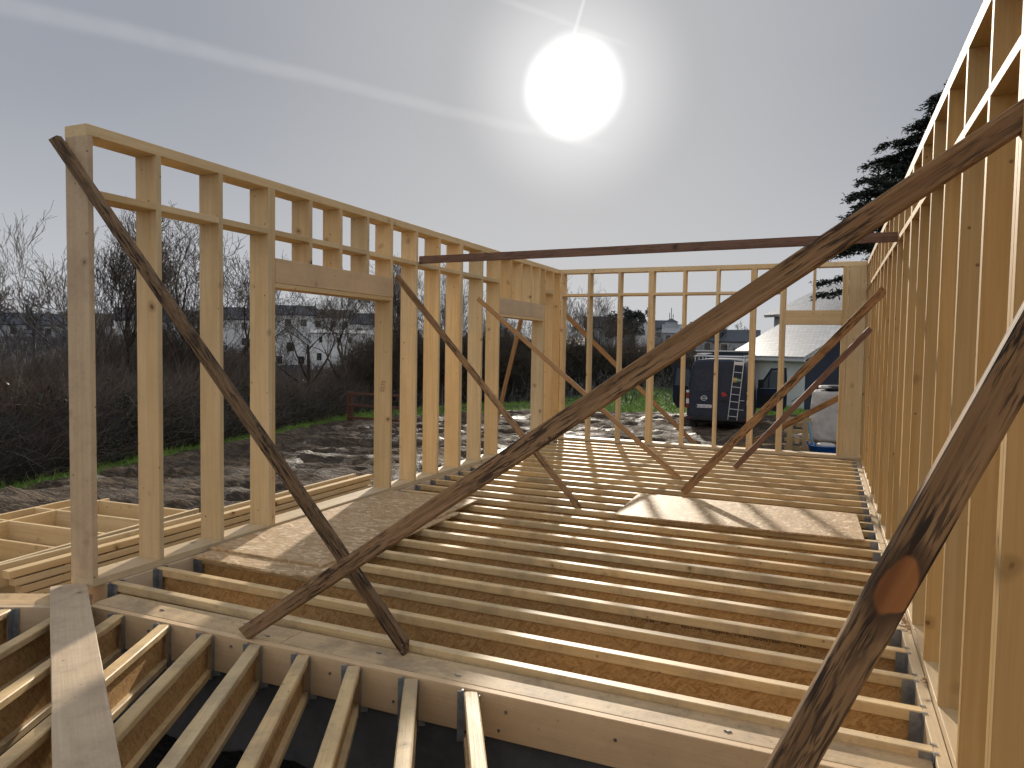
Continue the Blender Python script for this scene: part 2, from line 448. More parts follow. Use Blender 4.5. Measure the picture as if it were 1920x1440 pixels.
# rim boards under side walls
rl = tag(link('rim_board', box_mesh(10.1, .225, .30), M['lvl'], None, frame((-.1155 + .03, .11, -.153), (-.1155 + .03, 10.2, -.153), (1, 0, 0))[0]), 'timber rim beam carrying the bottom plate of the left wall', 'rim beam')
rrm = thing('rim_board', 'timber rim beam under the right wall with steel shoes along it', 'rim beam', (5.6, 4, -.15))
link('face_ply', box_mesh(13.1, .058, .30), M['spruce_plate'], rrm, frame((5.478, -3.05, -.152), (5.478, 10.05, -.152), (1, 0, 0))[0])
link('core', box_mesh(13.1, .215, .30), M['lvl'], rrm, frame((5.619, -3.05, -.156), (5.619, 10.05, -.156), (1, 0, 0))[0])
frm = tag(link('rim_board', box_mesh(5.45, .20, .30), M['lvl'], None, frame((.03, D + .115, -.153), (5.44, D + .115, -.153), (0, 1, 0))[0]), 'timber rim beam under the far stud wall', 'rim beam')

# front beam
ang = math.atan2(-.118 + .195, 5.4 - .2)
def bp(x, off, z): return (x, -.195 + (x - .2) * math.tan(ang) + off, z)
lb = thing('lvl_beam', 'long broad laminated beam across the front of the floor, bolts on its face', 'beam', bp(2.8, .1, -.3))
yh = (-math.sin(ang), math.cos(ang), 0)
def bbar(name, x0, x1, o0, o1, z0, z1, mat):
    return bar(name, bp(x0, (o0 + o1) / 2, (z0 + z1) / 2), bp(x1, (o0 + o1) / 2, (z0 + z1) / 2), o1 - o0, z1 - z0, yh, M[mat], lb)
bbar('face_ply', .22, 5.44, 0, .046, -.287, -.040, 'lvl')
bbar('top_board', .20, 1.86, .0495, .268, -.078, -.039, 'lvl_top'); bbar('top_board', 1.864, 5.44, .0495, .268, -.078, -.0395, 'lvl_top')
bbar('core', .22, 5.44, .05, .262, -.287, -.079, 'lvl')
for (x, z) in [(.80, -.12), (1.52, -.10), (2.02, -.2), (2.28, -.13), (3.42, -.125), (3.38, -.235), (4.02, -.14), (2.72, -.21), (1.2, -.2), (4.6, -.22), (4.75, -.1)]:
    b = MB(); b.cyl(bp(x, -.003, z), (0, 1, 0), .0085, .008, 10); b.cyl(bp(x, -.008, z), (0, 1, 0), .0045, .01, 6)
    b.obj('bolt', M['bolt'], lb)
for (x, o) in [(.75, .15), (1.72, .1), (2.5, .18), (3.07, .11), (4.55, .12), (1.45, .2)]:
    b = MB(); c = bp(x, o, -.036); b.cyl(c, (0, 0, 1), .009, .007, 8); b.box((c[0] - .02, c[1] - .002, c[2] - .003), (c[0] + .02, c[1] + .002, c[2] + .003))
    b.obj('screw', M['bolt'], lb)
# skewed left beam
ld = Vector((-.905, -.425, 0)).normalized(); ln = Vector((.425, -.905, 0)).normalized()
lb2 = thing('lvl_beam', 'skewed laminated beam running off to the left edge past the plank', 'beam', (-.6, -.5, -.3))
def lp(t, off, z): p = Vector((.19, -.245, z)) + ld * t - ln * off; return tuple(p)
bar('face_ply', lp(.0, .023, -.163), lp(3.2, .023, -.163), .046, .247, tuple(-ln), M['lvl'], lb2)
bar('top_board', lp(.06, .165, -.059), lp(3.2, .165, -.059), .236, .039, tuple(-ln), M['lvl_top'], lb2)
bar('core', lp(.06, .165, -.184), lp(3.2, .165, -.184), .22, .206, tuple(-ln), M['lvl'], lb2)

# front joists, set askew
jd = Vector((.486, -.872, .063)).normalized()
def jmat(p):
    x = jd; y = Vector((0, 0, 1)).cross(x).normalized(); z = x.cross(y)
    m = Matrix((x, y, z)).transposed().to_4x4(); m.translation = p; return m
hm2 = hanger_mesh(.078, .27)
starts = [3.215, 2.84, 2.455, 2.09, 1.72, 1.33, .955, .53, .14, -.245, -.64, -1.04]
for i, x in enumerate(starts):
    if x > .15: y = bp(x, 0, 0)[1] - .012
    else: y = -.245 + (x - .19) * (.425 / .905) - .02
    z = -.047
    o = thing('i_joist', f'wooden I-joist of the lower foreground bay, {words[i]} counted from the right', 'floor joist', (0, 0, 0), 0, 'I-joists of the foreground bay')
    m = jmat(Vector((x, y, z)))
    o.location = (x, y, z); ROOT[o.name] = Matrix.Translation((x, y, z))
    L = 3.3
    for (nm, w_, t_, zz, mt) in (('top_flange', .076, .047, -.0235, 'flange'), ('web', .012, .186, -.135, 'osb_web'), ('bottom_flange', .076, .047, -.2465, 'flange')):
        if nm == 'web':     # web lies in local xz
            me = box_mesh(L, w_, t_, .001)
        else: me = box_mesh(L, w_, t_, .006, 14, .0012, i)
        link(nm, me, M[mt], o, m @ Matrix.Translation((L / 2 + .004, 0, zz)))
    link('joist_hanger', hm2, M['galv'], o, Matrix.Translation((x, y + .009, z)) @ jmat(Vector((0, 0, 0))).to_3x3().to_4x4())

# loose sheets
def sheet(corners, t, mat, name, label, cat='board'):
    c = [Vector(p) for p in corners]; L = (c[1] - c[0]).length; w_ = (c[3] - c[0]).length
    m, L = frame((c[0] + c[3]) / 2, (c[1] + c[2]) / 2, c[3] - c[0])
    b = box_mesh(L, w_, t, .0015)
    return tag(link(name, b, M[mat], None, m), label, cat)
sheet([(.075, .83, .0095), (.075, 3.32, .0095), (1.325, 3.40, .0095), (1.30, .885, .0095)], .018, 'osb', 'osb_sheet', 'strand board sheet lying underneath another by the left door opening', 'board')
sheet([(.03, 1.06, .029), (.03, 3.93, .029), (1.235, 3.95, .029), (1.235, 1.10, .029)], .018, 'osb', 'osb_sheet', 'strand board sheet on top of another by the left door opening, post shadows on it', 'board')
sheet([(2.84, 4.07, .0095), (5.32, 4.12, .0095), (5.31, 5.36, .0095), (2.83, 5.29, .0095)], .018, 'osb', 'osb_sheet', 'strand board sheet lying alone on the joists near the right wall', 'board')

# plank over the foreground joists
pm, L = frame((-.19, -.055, -.008), (2.90, -2.13, .118), (.55, .83, 0))
tag(link('plank', box_mesh(L, .235, .044, .004, 20, .0012, 3), M['weathered'], None, pm), 'wide pale plank laid over the foreground joists at the corner post', 'plank')

# out-of-frame deck where the photographer stands
dk = thing('floor_deck', 'strand board deck on timbers at the foot of the nearest brace', 'deck', (5.0, -3, -.02))
link('board', box_mesh(2.9, 1.0, .02), M['osb'], dk, frame((4.93, -4.6, -.03), (4.93, -1.75, -.03), (1, 0, 0))[0])
for x in (4.5, 5.0, 5.35): link('bearer', box_mesh(2.9, .07, .9), M['flange'], dk, frame((x, -4.6, -.495), (x, -1.75, -.495), (1, 0, 0))[0])

# ------------------------------------------------------------------ braces
def brace(p0, p1, w, t, yh, mat, label, seed=1, jit=.0025, ch=.006, skew=(0, 0), name='brace'):
    m, L = frame(p0, p1, yh)
    return tag(link(name, box_mesh(L, w, t, ch, max(4, int(L / .3)), min(jit, .0007), seed, skew), M[mat], None, m), label, 'brace')
n_front = (0, 0, 1)
B1 = brace((-.30, -.028, 3.30), (2.66, .075, -.005), .088, .05, (1, 0, .3), 'old_grey', 'dark weathered brace from the left corner post down to the front beam', 1, .003, .008, (.5, -.9))
B2 = brace((1.60, -.135, -.015), (5.60, -.665, 2.70), .092, .05, (0, 0, 1), 'old', 'long dark brown brace crossing the whole picture up to the right wall', 2, .0025, .006, (-.5, 0))
def screws(o, pts):
    for p in pts:
        b = MB(); b.cyl(p, (0, 0, 1), .007, .005, 10); b.cyl((p[0], p[1], p[2]), (0, 0, 1), .0025, .006, 6); b.obj('screw', M['bolt'], o, local=Matrix.Identity(4))
for o_, pts in ((B1, [(2.185, .012, -.026), (2.215, -.018, -.026), (2.185, .012, .026), (2.215, -.018, .026)]), (B2, [(2.36, .0, -.024), (2.36, .0, .024), (-2.36, .01, -.024), (-2.36, .01, .024)])):
    screws(o_, pts)
o = thing('brace', 'thick brown brace in the right foreground with an orange sap scar', 'brace', (4.6, -2.0, .4))
B3a, B3b = Vector((4.452, -2.246, .02)), Vector((5.500, -1.85, 2.309))
m3, L3 = frame(B3a, B3b, (1, .0, -.4))
M['old_scarred'] = wood('old_brown_timber_with_scar', (.33, .20, .10), (.18, .105, .05), knot=(.05, .025, .015), streak=1.0, cover=(.38, .58), rough=.75, bstr=.7, tint=0, grain=1.5, scar=(-L3 / 2 + L3 * .588, .004))
link('timber', box_mesh(L3, .077, .052, .006, 22, .0007, 7), M['old_scarred'], o, m3)
brace((.03, 4.06, 2.68), (2.385, 4.255, .005), .07, .04, (0, 0, 1), 'old', 'brown brace down from the left wall beside the first door opening', 3, .0015)
brace((.03, 6.33, 2.56), (3.09, 6.71, -.005), .068, .035, (0, 0, 1), 'batten', 'pale brown brace down from the left wall before the second door opening', 4, .001)
brace((3.32, 5.60, .03), (5.51, 5.71, 2.56), .098, .05, (0, 0, 1), 'old', 'mottled brown brace from the right wall down behind the lone board', 5, .0025, .006)
brace((3.68, 8.0, .02), (5.51, 8.33, 2.19), .085, .04, (0, 0, 1), 'purple', 'thin purplish brace from the right wall, foot nearest the far wall', 6, .0015)
brace((.004, 4.655, 2.95), (5.51, 4.215, 2.94), .095, .045, (0, 0, 1), 'purple', 'level dark timber tying the left wall to the right wall at rail height', 8, .0008, .004, name='tie_beam')
brace((-.27, 8.80, 2.42), (-1.75, 10.35, -.93), .10, .05, (0, 1, 0), 'batten', 'outside prop leaning on the left wall, seen through the second door opening', 9)
brace((.05, D + .28, 2.50), (3.05, D + 2.6, -.93), .09, .045, (0, 0, 1), 'batten', 'outside prop behind the far wall, at its left end', 10, .002)
brace((5.35, D + .30, 1.16), (2.2, D + 2.4, -.93), .10, .05, (0, 0, 1), 'old', 'outside prop behind the far wall, low at its right end', 12, .002)

# chips of wood on the right rim
ch = MB(); rr = random.Random(8)
for i in range(46):
    if i < 36: x, y = rr.gauss(5.482, .012), rr.gauss(1.86, .09)
    else: x, y = rr.gauss(5.50, .01), rr.gauss(.93, .03)
    a = rr.uniform(0, 6.3); m = Matrix.Translation((x, y, .005 + rr.uniform(0, .012))) @ Matrix.Rotation(a, 4, 'Z') @ Matrix.Rotation(rr.uniform(-.6, .6), 4, 'X')
    s_ = rr.uniform(.006, .014); ch.box((-s_, -s_ * .5, -.0015), (s_, s_ * .5, .0015), 0, m)
tag(ch.obj('wood_chips', M['batten']), 'pale wood chips lying on the right rim beam', 'wood chips', kind='stuff')

# foundation
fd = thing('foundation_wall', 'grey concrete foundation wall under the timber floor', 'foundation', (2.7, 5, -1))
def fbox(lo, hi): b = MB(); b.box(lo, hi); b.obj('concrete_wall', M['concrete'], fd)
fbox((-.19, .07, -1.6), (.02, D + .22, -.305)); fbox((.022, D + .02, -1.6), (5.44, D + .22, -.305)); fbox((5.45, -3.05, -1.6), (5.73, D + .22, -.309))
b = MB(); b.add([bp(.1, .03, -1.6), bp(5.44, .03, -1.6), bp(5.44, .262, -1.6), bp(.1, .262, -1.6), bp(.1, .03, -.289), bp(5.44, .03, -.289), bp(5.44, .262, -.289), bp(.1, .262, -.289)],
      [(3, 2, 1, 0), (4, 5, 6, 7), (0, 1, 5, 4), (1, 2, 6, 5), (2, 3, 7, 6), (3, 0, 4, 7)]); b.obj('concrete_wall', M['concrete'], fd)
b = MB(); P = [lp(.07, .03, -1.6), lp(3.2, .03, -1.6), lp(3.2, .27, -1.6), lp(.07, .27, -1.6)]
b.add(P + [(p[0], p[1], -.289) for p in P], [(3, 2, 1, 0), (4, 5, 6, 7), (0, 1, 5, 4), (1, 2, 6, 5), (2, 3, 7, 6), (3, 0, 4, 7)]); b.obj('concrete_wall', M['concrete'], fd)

# ------------------------------------------------------------------ lumber and panels outside the left wall
OUT = -.95
XS = -.80
k_ = 0
def lumber(x0, x1, y0, y1, z0, z1, label):
    c = ((x0 + x1) / 2, 0, (z0 + z1) / 2); m, L = frame((c[0], y0, c[2]), (c[0], y1, c[2]), (1, 0, 0))
    return tag(link('timber', box_mesh(L, x1 - x0, z1 - z0, .003), M['spruce'], None, m), label, 'timber', 'timbers stacked outside the left wall')
zt = .034
for lay in range(8):
    z1 = zt - lay * .072; z0 = z1 - .058
    ylo = -.10 + .05 * min(lay, 3) + R.uniform(-.01, .01); 
    for col in range(1):
        x1 = XS + R.uniform(-.004, .004); x0 = x1 - .085
        lumber(x0, x1, ylo + col * .04, 4.75 + R.uniform(-.05, .05), z0, z1,
               f'pale timber in the outside stack, along the left wall, {words[lay]} layer down')
    if lay < 7:
        pass
lumber(XS - .19, XS - .145, -.25, 4.6, -.12, .06, 'long pale timber on edge behind the stack outside the left wall')
b = MB()
stick_i = 0
for y in (.35, 2.3, 4.2):
    st = thing('spacer_strips', f'thin spacer strips between the timbers of the outside stack, {("near end", "middle", "far end")[stick_i]}', 'spacer', (XS - .2, y, -.5)); stick_i += 1
    b = MB()
    for lay in range(7):
        z1 = zt - lay * .072 - .058; b.box((XS - .12, y, z1 - .0138), (XS - .01, y + .05, z1 - .0002))
    b.obj('strips', M['batten'], st)
    b = MB(); b.box((XS - .2, y - .05, OUT - .1), (XS, y + .1, zt - 7 * .072 - .0585)); b.obj('block', M['weathered'], st)
# prefabricated stud panel lying flat
def flat_panel(z1, label, dx=0.0):
    p = thing('wall_panel', label, 'wall panel', (-3.4 + dx, 1.7, z1 - .11), rad(4))
    ins_ = lambda nm, x0, x1, y0, y1: link(nm, box_mesh(max(x1 - x0, y1 - y0), min(x1 - x0, y1 - y0), .22), M['spruce'], p,
        local=(Matrix.Translation(((x0 + x1) / 2, (y0 + y1) / 2, 0)) @ (Matrix.Rotation(math.pi / 2, 4, 'Z') if y1 - y0 > x1 - x0 else Matrix.Identity(4))))
    ins_('bottom_plate', .93, .975, -1.75, 1.62); ins_('top_plate', -1.0, -.955, -1.75, 1.62); ins_('rail', -.62, -.575, -1.75, 1.62)
    for y in (-1.7, -1.05, -.42, .2, .82, 1.45):
        ins_('stud', -.573, .929, y, y + .045); ins_('short_stud', -.954, -.622, y, y + .045)
    return p
flat_panel(-.345, 'prefabricated pale stud panel lying flat on top of another outside the left wall')
flat_panel(-.57, 'prefabricated pale stud panel lying flat underneath another outside the left wall', -.03)
for y in (.5, 2.9):
    tag(bar('timber_bearer', (-4.5, y, -.88), (-2.3, y + .1, -.88), .1, .2, (0, 1, 0), M['weathered']), 'timber bearer under the flat stud panels, ' + ('near one' if y < 1 else 'far one'), 'timber')
# a low rail of loose timber lying on the mud by the wall
tag(bar('timber', (-1.05, 5.6, -.40), (-.85, 9.1, -.38), .045, .2, (1, 0, 0), M['weathered'], None), 'pale timber on edge lying outside beyond the stack', 'timber')
for y in (5.9, 8.7):
    tag(bar('timber_block', (-1.2, y, -.74), (-.7, y, -.74), .2, .47, (0, 1, 0), M['weathered']), 'timber block under the loose outside timber, ' + ('near one' if y < 7 else 'far one'), 'timber')

# ------------------------------------------------------------------ ground
def hash2(ix, iy, seed):
    h = (ix.astype(np.int64) * 374761393 + iy.astype(np.int64) * 668265263 + seed * 982451653) & 0x7fffffff
    h = ((h ^ (h >> 13)) * 1274126177) & 0x7fffffff
    return ((h ^ (h >> 16)) & 0xffff) / 65535.0
def vn(x, y, seed=0):
    ix, iy = np.floor(x), np.floor(y); fx, fy = x - ix, y - iy
    fx = fx * fx * (3 - 2 * fx); fy = fy * fy * (3 - 2 * fy)
    a = hash2(ix, iy, seed); b_ = hash2(ix + 1, iy, seed); c = hash2(ix, iy + 1, seed); d = hash2(ix + 1, iy + 1, seed)
    return (a * (1 - fx) + b_ * fx) * (1 - fy) + (c * (1 - fx) + d * fx) * fy
def fbm(x, y, seed=0, o=4):
    s_ = 0; a = .5; t = 0
    for i in range(o):
        s_ = s_ + a * vn(x * 2 ** i, y * 2 ** i, seed + i); t += a; a *= .5
    return s_ / t
def sstep(x, a, b): t = np.clip((x - a) / (b - a), 0, 1); return t * t * (3 - 2 * t)
EDGE_Y = ([-50, 4.65, 18, 40], [-7.5, -8.7, -11.2, -14.0])
EDGE_X = ([-14, -11.2, -7, -1.5, 4, 60], [15, 18, 24.5, 27.8, 29.5, 31])
def d_edge(x, y): return np.minimum(x - np.interp(y, *EDGE_Y), np.interp(x, *EDGE_X) - y)
HX = ([-50, 4.6, 18, 26, 37], [-8.5, -9.9, -12.4, -13.2, -11.0])      # hedge foot, left side
def ground_z(x, y):
    x = np.asarray(x, float); y = np.asarray(y, float)
    r = np.hypot(x + 0, y - 10); brg = np.degrees(np.arctan2(x - 4.9, y + 3.6))
    de = d_edge(x, y)
    hill = np.interp(r, [0, 45, 70, 95, 110, 130, 150, 200, 260, 900], [-1.3, -2.0, -4.5, -2.2, -.4, 1.2, 3.4, 5.0, 5.6, 5.6])
    left = np.clip(-de - 4, 0, 14) * -.14
    hw = sstep(-brg, -6, 8) * sstep(np.maximum(np.abs(brg), 0), -1, 1)
    base = -.95 + left * sstep(-brg, 14, 22)
    t = sstep(r, 44, 75) * hw * (y > -60)
    z = base * (1 - t) + hill * t
    base = base + .45 * sstep(-de, 0, 9) * sstep(y, 20, 26) * sstep(-r, -46, -38)
    z = base * (1 - t) + hill * t
    inside = sstep(de, -.4, .8)
    rut = .5 - np.abs(fbm(x * .28 + 2.0 * fbm(x * .22, y * .22, 9, 2), y * 1.05 - x * .25, 3, 3) - .5) * 2
    lump = fbm(x * 1.7, y * 1.7, 5, 4) - .5; clod = fbm(x * 4.6, y * 4.6, 7, 2) - .5
    big = fbm(x * .22, y * .22, 21, 2) - .5
    near = sstep(60 - r, 0, 20)
    z = z + near * (inside * (.34 * rut + .25 * lump * np.abs(lump) * 2 + .10 * lump + .11 * clod + .12 * big) + (1 - inside) * (.10 * lump + .02 * clod))
    return z
def axis(lo, hi, step, far):
    a = list(np.arange(lo, hi + 1e-6, step)); g = step; x = hi
    while x < far: g = min(g * 1.22, 12); x += g; a.append(x)
    x = lo; g = step; bk = []
    while x > -far: g = min(g * 1.22, 12); x -= g; bk.append(x)
    return np.array(bk[::-1] + a)
gx = axis(-13, 9, .13, 900); gy = axis(-2, 34, .14, 900)
X, Y = np.meshgrid(gx, gy); Z = ground_z(X, Y)
nx, ny = len(gx), len(gy)
idx = np.arange(nx * ny).reshape(ny, nx)
F = np.stack([idx[:-1, :-1], idx[:-1, 1:], idx[1:, 1:], idx[1:, :-1]], -1).reshape(-1, 4)
gm = raw_mesh('ground', np.stack([X, Y, Z], -1).reshape(-1, 3), F, True)
de = d_edge(X, Y); r_ = np.hypot(X, Y - 10)
mud = sstep(de + (fbm(X * .8, Y * .8, 31, 3) - .5) * 1.2, -.25, .25); scrub = np.maximum(sstep(r_, 45, 60) * (X < 20), sstep(-de, 1.5, 3) * (Y < 27) * (X < 0))
att = gm.attributes.new('zone', 'FLOAT_COLOR', 'POINT')
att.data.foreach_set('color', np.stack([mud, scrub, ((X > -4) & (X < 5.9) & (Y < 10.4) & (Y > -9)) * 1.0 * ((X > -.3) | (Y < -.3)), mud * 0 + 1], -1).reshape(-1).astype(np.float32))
m, k, p = newmat('ground')
at_ = k.node('ShaderNodeAttribute', attribute_name='zone'); sc_ = k.node('ShaderNodeSeparateColor'); k.l.new(at_.outputs['Color'], sc_.inputs[0])
tc = k.node('ShaderNodeTexCoord').outputs['Object']
n1 = k.noise(tc, .9, 5, .6); n2 = k.noise(tc, 7, 4, .65); n3 = k.noise(tc, 40, 3, .6)
sz = k.node('ShaderNodeSeparateXYZ'); k.put(sz.inputs[0], tc)
low = k.ramp(sz.outputs[2], -1.06, -.78)
mc = k.mix(k.ramp(n1, .35, .65), (.066, .046, .031), (.155, .112, .076))
mc = k.mix(k.math('MULTIPLY', k.ramp(n2, .45, .7), low), mc, (.185, .135, .092))
mc = k.mix(k.ramp(n3, .5, .72, 0, .5), mc, (.03, .024, .02))
mc = k.mix(k.ramp(low, .05, .5, .7, 0), mc, (.022, .018, .016))
gc = k.mix(k.ramp(n2, .3, .7), (.10, .18, .03), (.20, .31, .065))
sc1 = k.mix(k.ramp(k.noise(tc, .35, 4, .7), .3, .7), (.03, .031, .035), (.075, .07, .07))
c = k.mix(sc_.outputs[0], gc, mc); c = k.mix(sc_.outputs[1], c, sc1)
k.put(p.inputs['Base Color'], c)
k.put(p.inputs['Roughness'], k.math('ADD', .44, k.math('MULTIPLY', k.ramp(n1, .3, .62), .5))); p.inputs['Specular IOR Level'].default_value = .2
rg = k.math('ABSOLUTE', k.math('SUBTRACT', k.noise(k.scalev(tc, (.9, 3.4, 1)), 1.3, 3, .65, .8), .5))
c = k.mix(k.math('MULTIPLY', k.ramp(rg, .015, .075, .65, 0), sc_.outputs[0]), c, (.018, .014, .012)); c = k.mix(sc_.outputs[2], c, (.016, .015, .015)); k.put(p.inputs['Base Color'], c)  # shade painted into the colour: mud crevices, then near black under the floors
bump(k, p, k.math('ADD', k.math('MULTIPLY', rg, 2.6), k.math('ADD', k.math('MULTIPLY', n2, .8), k.math('MULTIPLY', n3, .5))), 1.0, .07)
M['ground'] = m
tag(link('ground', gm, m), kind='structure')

# ------------------------------------------------------------------ plants
NR = np.random.default_rng(4)
def veg_mat(name, c0, c1, scale=1.2, rough=.8, trans=0.0, c2=None):
    m, k, p = newmat(name)
    tc = k.node('ShaderNodeTexCoord').outputs['Object']; oi = k.node('ShaderNodeObjectInfo').outputs['Random']
    gi = k.node('ShaderNodeNewGeometry').outputs['Random Per Island']
    n = k.noise(tc, scale, 3, .6)
    c = k.mix(k.ramp(k.math('MULTIPLY_ADD', gi, .5, k.math('MULTIPLY', n, .8)), .3, .95), c0, c1)
    if c2: c = k.mix(k.ramp(k.noise(tc, scale * .35, 2), .55, .68, 0, .8), c, c2)
    c = k.mix(1.0, c, k.comb(k.math('MULTIPLY_ADD', oi, .5, .75)), 'MULTIPLY')
    k.put(p.inputs['Base Color'], c); p.inputs['Roughness'].default_value = rough; p.inputs['Specular IOR Level'].default_value = .25
    return m
M['bark'] = veg_mat('bark', (.035, .028, .022), (.085, .068, .052), 6)
M['twig'] = veg_mat('twigs', (.055, .046, .04), (.16, .13, .105), .8, c2=(.11, .058, .045))
M['twig_far'] = veg_mat('far_twigs', (.062, .063, .072), (.125, .12, .125), .5)  # distance haze put into the colour: paler and bluer than near twigs
M['leaf_dark'] = veg_mat('dark_leaves', (.014, .021, .012), (.050, .066, .030), 1.0, .5, c2=(.075, .06, .03))
M['cedar'] = veg_mat('cedar_needles', (.012, .020, .016), (.035, .048, .036), 1.5, .7)
M['pine'] = veg_mat('far_evergreen', (.025, .034, .032), (.045, .058, .050), .6, .8)
M['grass'] = veg_mat('grass_blades', (.12, .22, .035), (.26, .40, .085), 1.0, .6)
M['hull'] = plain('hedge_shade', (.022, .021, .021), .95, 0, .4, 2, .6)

def strips(P, Dv, Ln, Wd, seg=2, bend=.25, rng=NR):
    """thin curved blades: n strips of seg quads"""
    n = len(P); Dv = Dv / np.linalg.norm(Dv, axis=1, keepdims=True)
    rnd = rng.normal(size=(n, 3)); side = np.cross(Dv, rnd); side /= np.linalg.norm(side, axis=1, keepdims=True)
    cv = rng.normal(size=(n, 3)) * bend
    V = np.zeros((n, (seg + 1) * 2, 3))
    for i in range(seg + 1):
        t = i / seg; c = P + Dv * (Ln * t)[:, None] + cv * (Ln * t * t)[:, None]
        w = (Wd * (1 - .8 * t) * .5)[:, None]
        V[:, 2 * i] = c - side * w; V[:, 2 * i + 1] = c + side * w
    F = []
    base = (np.arange(n) * (seg + 1) * 2)[:, None]
    for i in range(seg): F.append(base + np.array([[2 * i, 2 * i + 1, 2 * i + 3, 2 * i + 2]]))
    return V.reshape(-1, 3), np.concatenate(F, 0)
def leaves(P, size, rng=NR, flat_=0.0):
    n = len(P); a = rng.normal(size=(n, 3)); a[:, 2] *= (1 - flat_); a /= np.linalg.norm(a, axis=1, keepdims=True)
    b_ = np.cross(a, rng.normal(size=(n, 3))); b_ /= np.linalg.norm(b_, axis=1, keepdims=True)
    s_ = (size * rng.uniform(.6, 1.4, n))[:, None]
    V = np.stack([P - a * s_, P + b_ * s_ * .45, P + a * s_, P - b_ * s_ * .45], 1)
    return V.reshape(-1, 3), (np.arange(n) * 4)[:, None] + np.array([[0, 1, 2, 3]])
def join(parts):
    V = []; F = []; o_ = 0
    for v, f in parts: V.append(v); F.append(f + o_); o_ += len(v)
    return np.concatenate(V), np.concatenate(F)

def bare_tree(seed, height, spread=.55, lean=(0, 0), tr=.16, dens=1.0, twig=.011, multi=1):
    rng = random.Random(seed)
    T = ([], []); C = ([], [])
    def seg_tube(store, pts, rs, n):
        V, F = store; b0 = len(V)
        for i, p_ in enumerate(pts):
            d = (pts[min(i + 1, len(pts) - 1)] - pts[max(i - 1, 0)])
            if d.length < 1e-6: d = Vector((0, 0, 1))
            d.normalize(); u = d.orthogonal().normalized(); w = d.cross(u)
            for j in range(n):
                a = 2 * math.pi * j / n; V.append(tuple(p_ + (u * math.cos(a) + w * math.sin(a)) * rs[i]))
        for i in range(len(pts) - 1):
            for j in range(n): F.append((b0 + i * n + j, b0 + i * n + (j + 1) % n, b0 + (i + 1) * n + (j + 1) % n, b0 + (i + 1) * n + j))
    def grow(p, d, L, r, lev):
        nseg = 5 if lev < 2 else 4
        pts = [p]; rs = [r]; dd = d.copy()
        for i in range(nseg):
            dd = (dd + Vector((rng.gauss(0, .13), rng.gauss(0, .13), rng.gauss(0, .1) + (.10 if lev > 0 else .02)))).normalized()
            pts.append(pts[-1] + dd * (L / nseg)); rs.append(max(twig * .55, r * (1 - .62 * (i + 1) / nseg)))
        seg_tube(T if lev < 2 else C, pts, rs, 7 if lev == 0 else (5 if lev == 1 else 3))
        if lev >= 5 or L < height * .028: return
        nch = int((5, 5, 5, 4, 3)[min(lev, 4)] * dens + rng.random())
        for c_ in range(nch):
            t = rng.uniform(.28 if lev else .25, 1.0) if c_ else 1.0
            f = t * nseg; i = min(int(f), nseg - 1); q = pts[i].lerp(pts[i + 1], f - i)
            ax = (pts[i + 1] - pts[i]).normalized(); pe = ax.orthogonal().normalized(); pe.rotate(Matrix.Rotation(rng.uniform(0, 6.28), 3, ax))
            an = rng.uniform(.35, .95) * (spread / .55)
            nd = (ax * math.cos(an) + pe * math.sin(an)); nd.z += .12; nd.normalize()
            grow(q, nd, L * rng.uniform(.48, .72) * (1.0 if lev else .95), max(twig * .6, rs[i] * rng.uniform(.42, .62)), lev + 1)
    for mi in range(multi):
        d0 = Vector((lean[0] + (rng.gauss(0, .22) if multi > 1 else 0), lean[1] + (rng.gauss(0, .22) if multi > 1 else 0), 1)).normalized()
        grow(Vector((rng.gauss(0, .1) * (multi > 1), rng.gauss(0, .1) * (multi > 1), -.3)), d0, height * .46, tr, 0)
    tm = raw_mesh('trunk', T[0], T[1], True); cm = raw_mesh('crown', C[0], C[1])
    zmax = max(v[2] for v in C[0]); 
    return tm, cm, zmax
protos = {}
def tree(key, loc, ht, rotz, label, group='bare trees beyond the site', mats=('bark', 'twig'), name='bare_tree'):
    tm, cm, zm = protos[key]
    o = thing(name, label, 'tree', loc, rotz, group); s_ = ht / zm; o.scale = (s_,) * 3
    a = link('trunk', tm, None, o, local=Matrix.Identity(4)); b_ = link('crown', cm, None, o, local=Matrix.Identity(4))
    if not tm.materials: tm.materials.append(M[mats[0]]); cm.materials.append(M[mats[1]])
    return o
protos['a'] = bare_tree(3, 7.0, .62, (.0, .0), .12, 1.0, .0095)
protos['b'] = bare_tree(8, 7.0, .50, (.05, 0), .10, 1.0, .0095, 2)
protos['c'] = bare_tree(21, 7.0, .72, (-.05, .03), .125, 1.0, .0095)
protos['d'] = bare_tree(34, 7.0, .55, (0, .05), .085, .9, .0095, 3)
protos['f'] = bare_tree(91, 5.0, .7, (0, 0), .06, 1.15, .010, 6)
protos['e'] = bare_tree(55, 7.0, .62, (0, 0), .17, .9, .032)      # far, coarse twigs
gz = lambda x, y: float(ground_z(x, y)) - .05
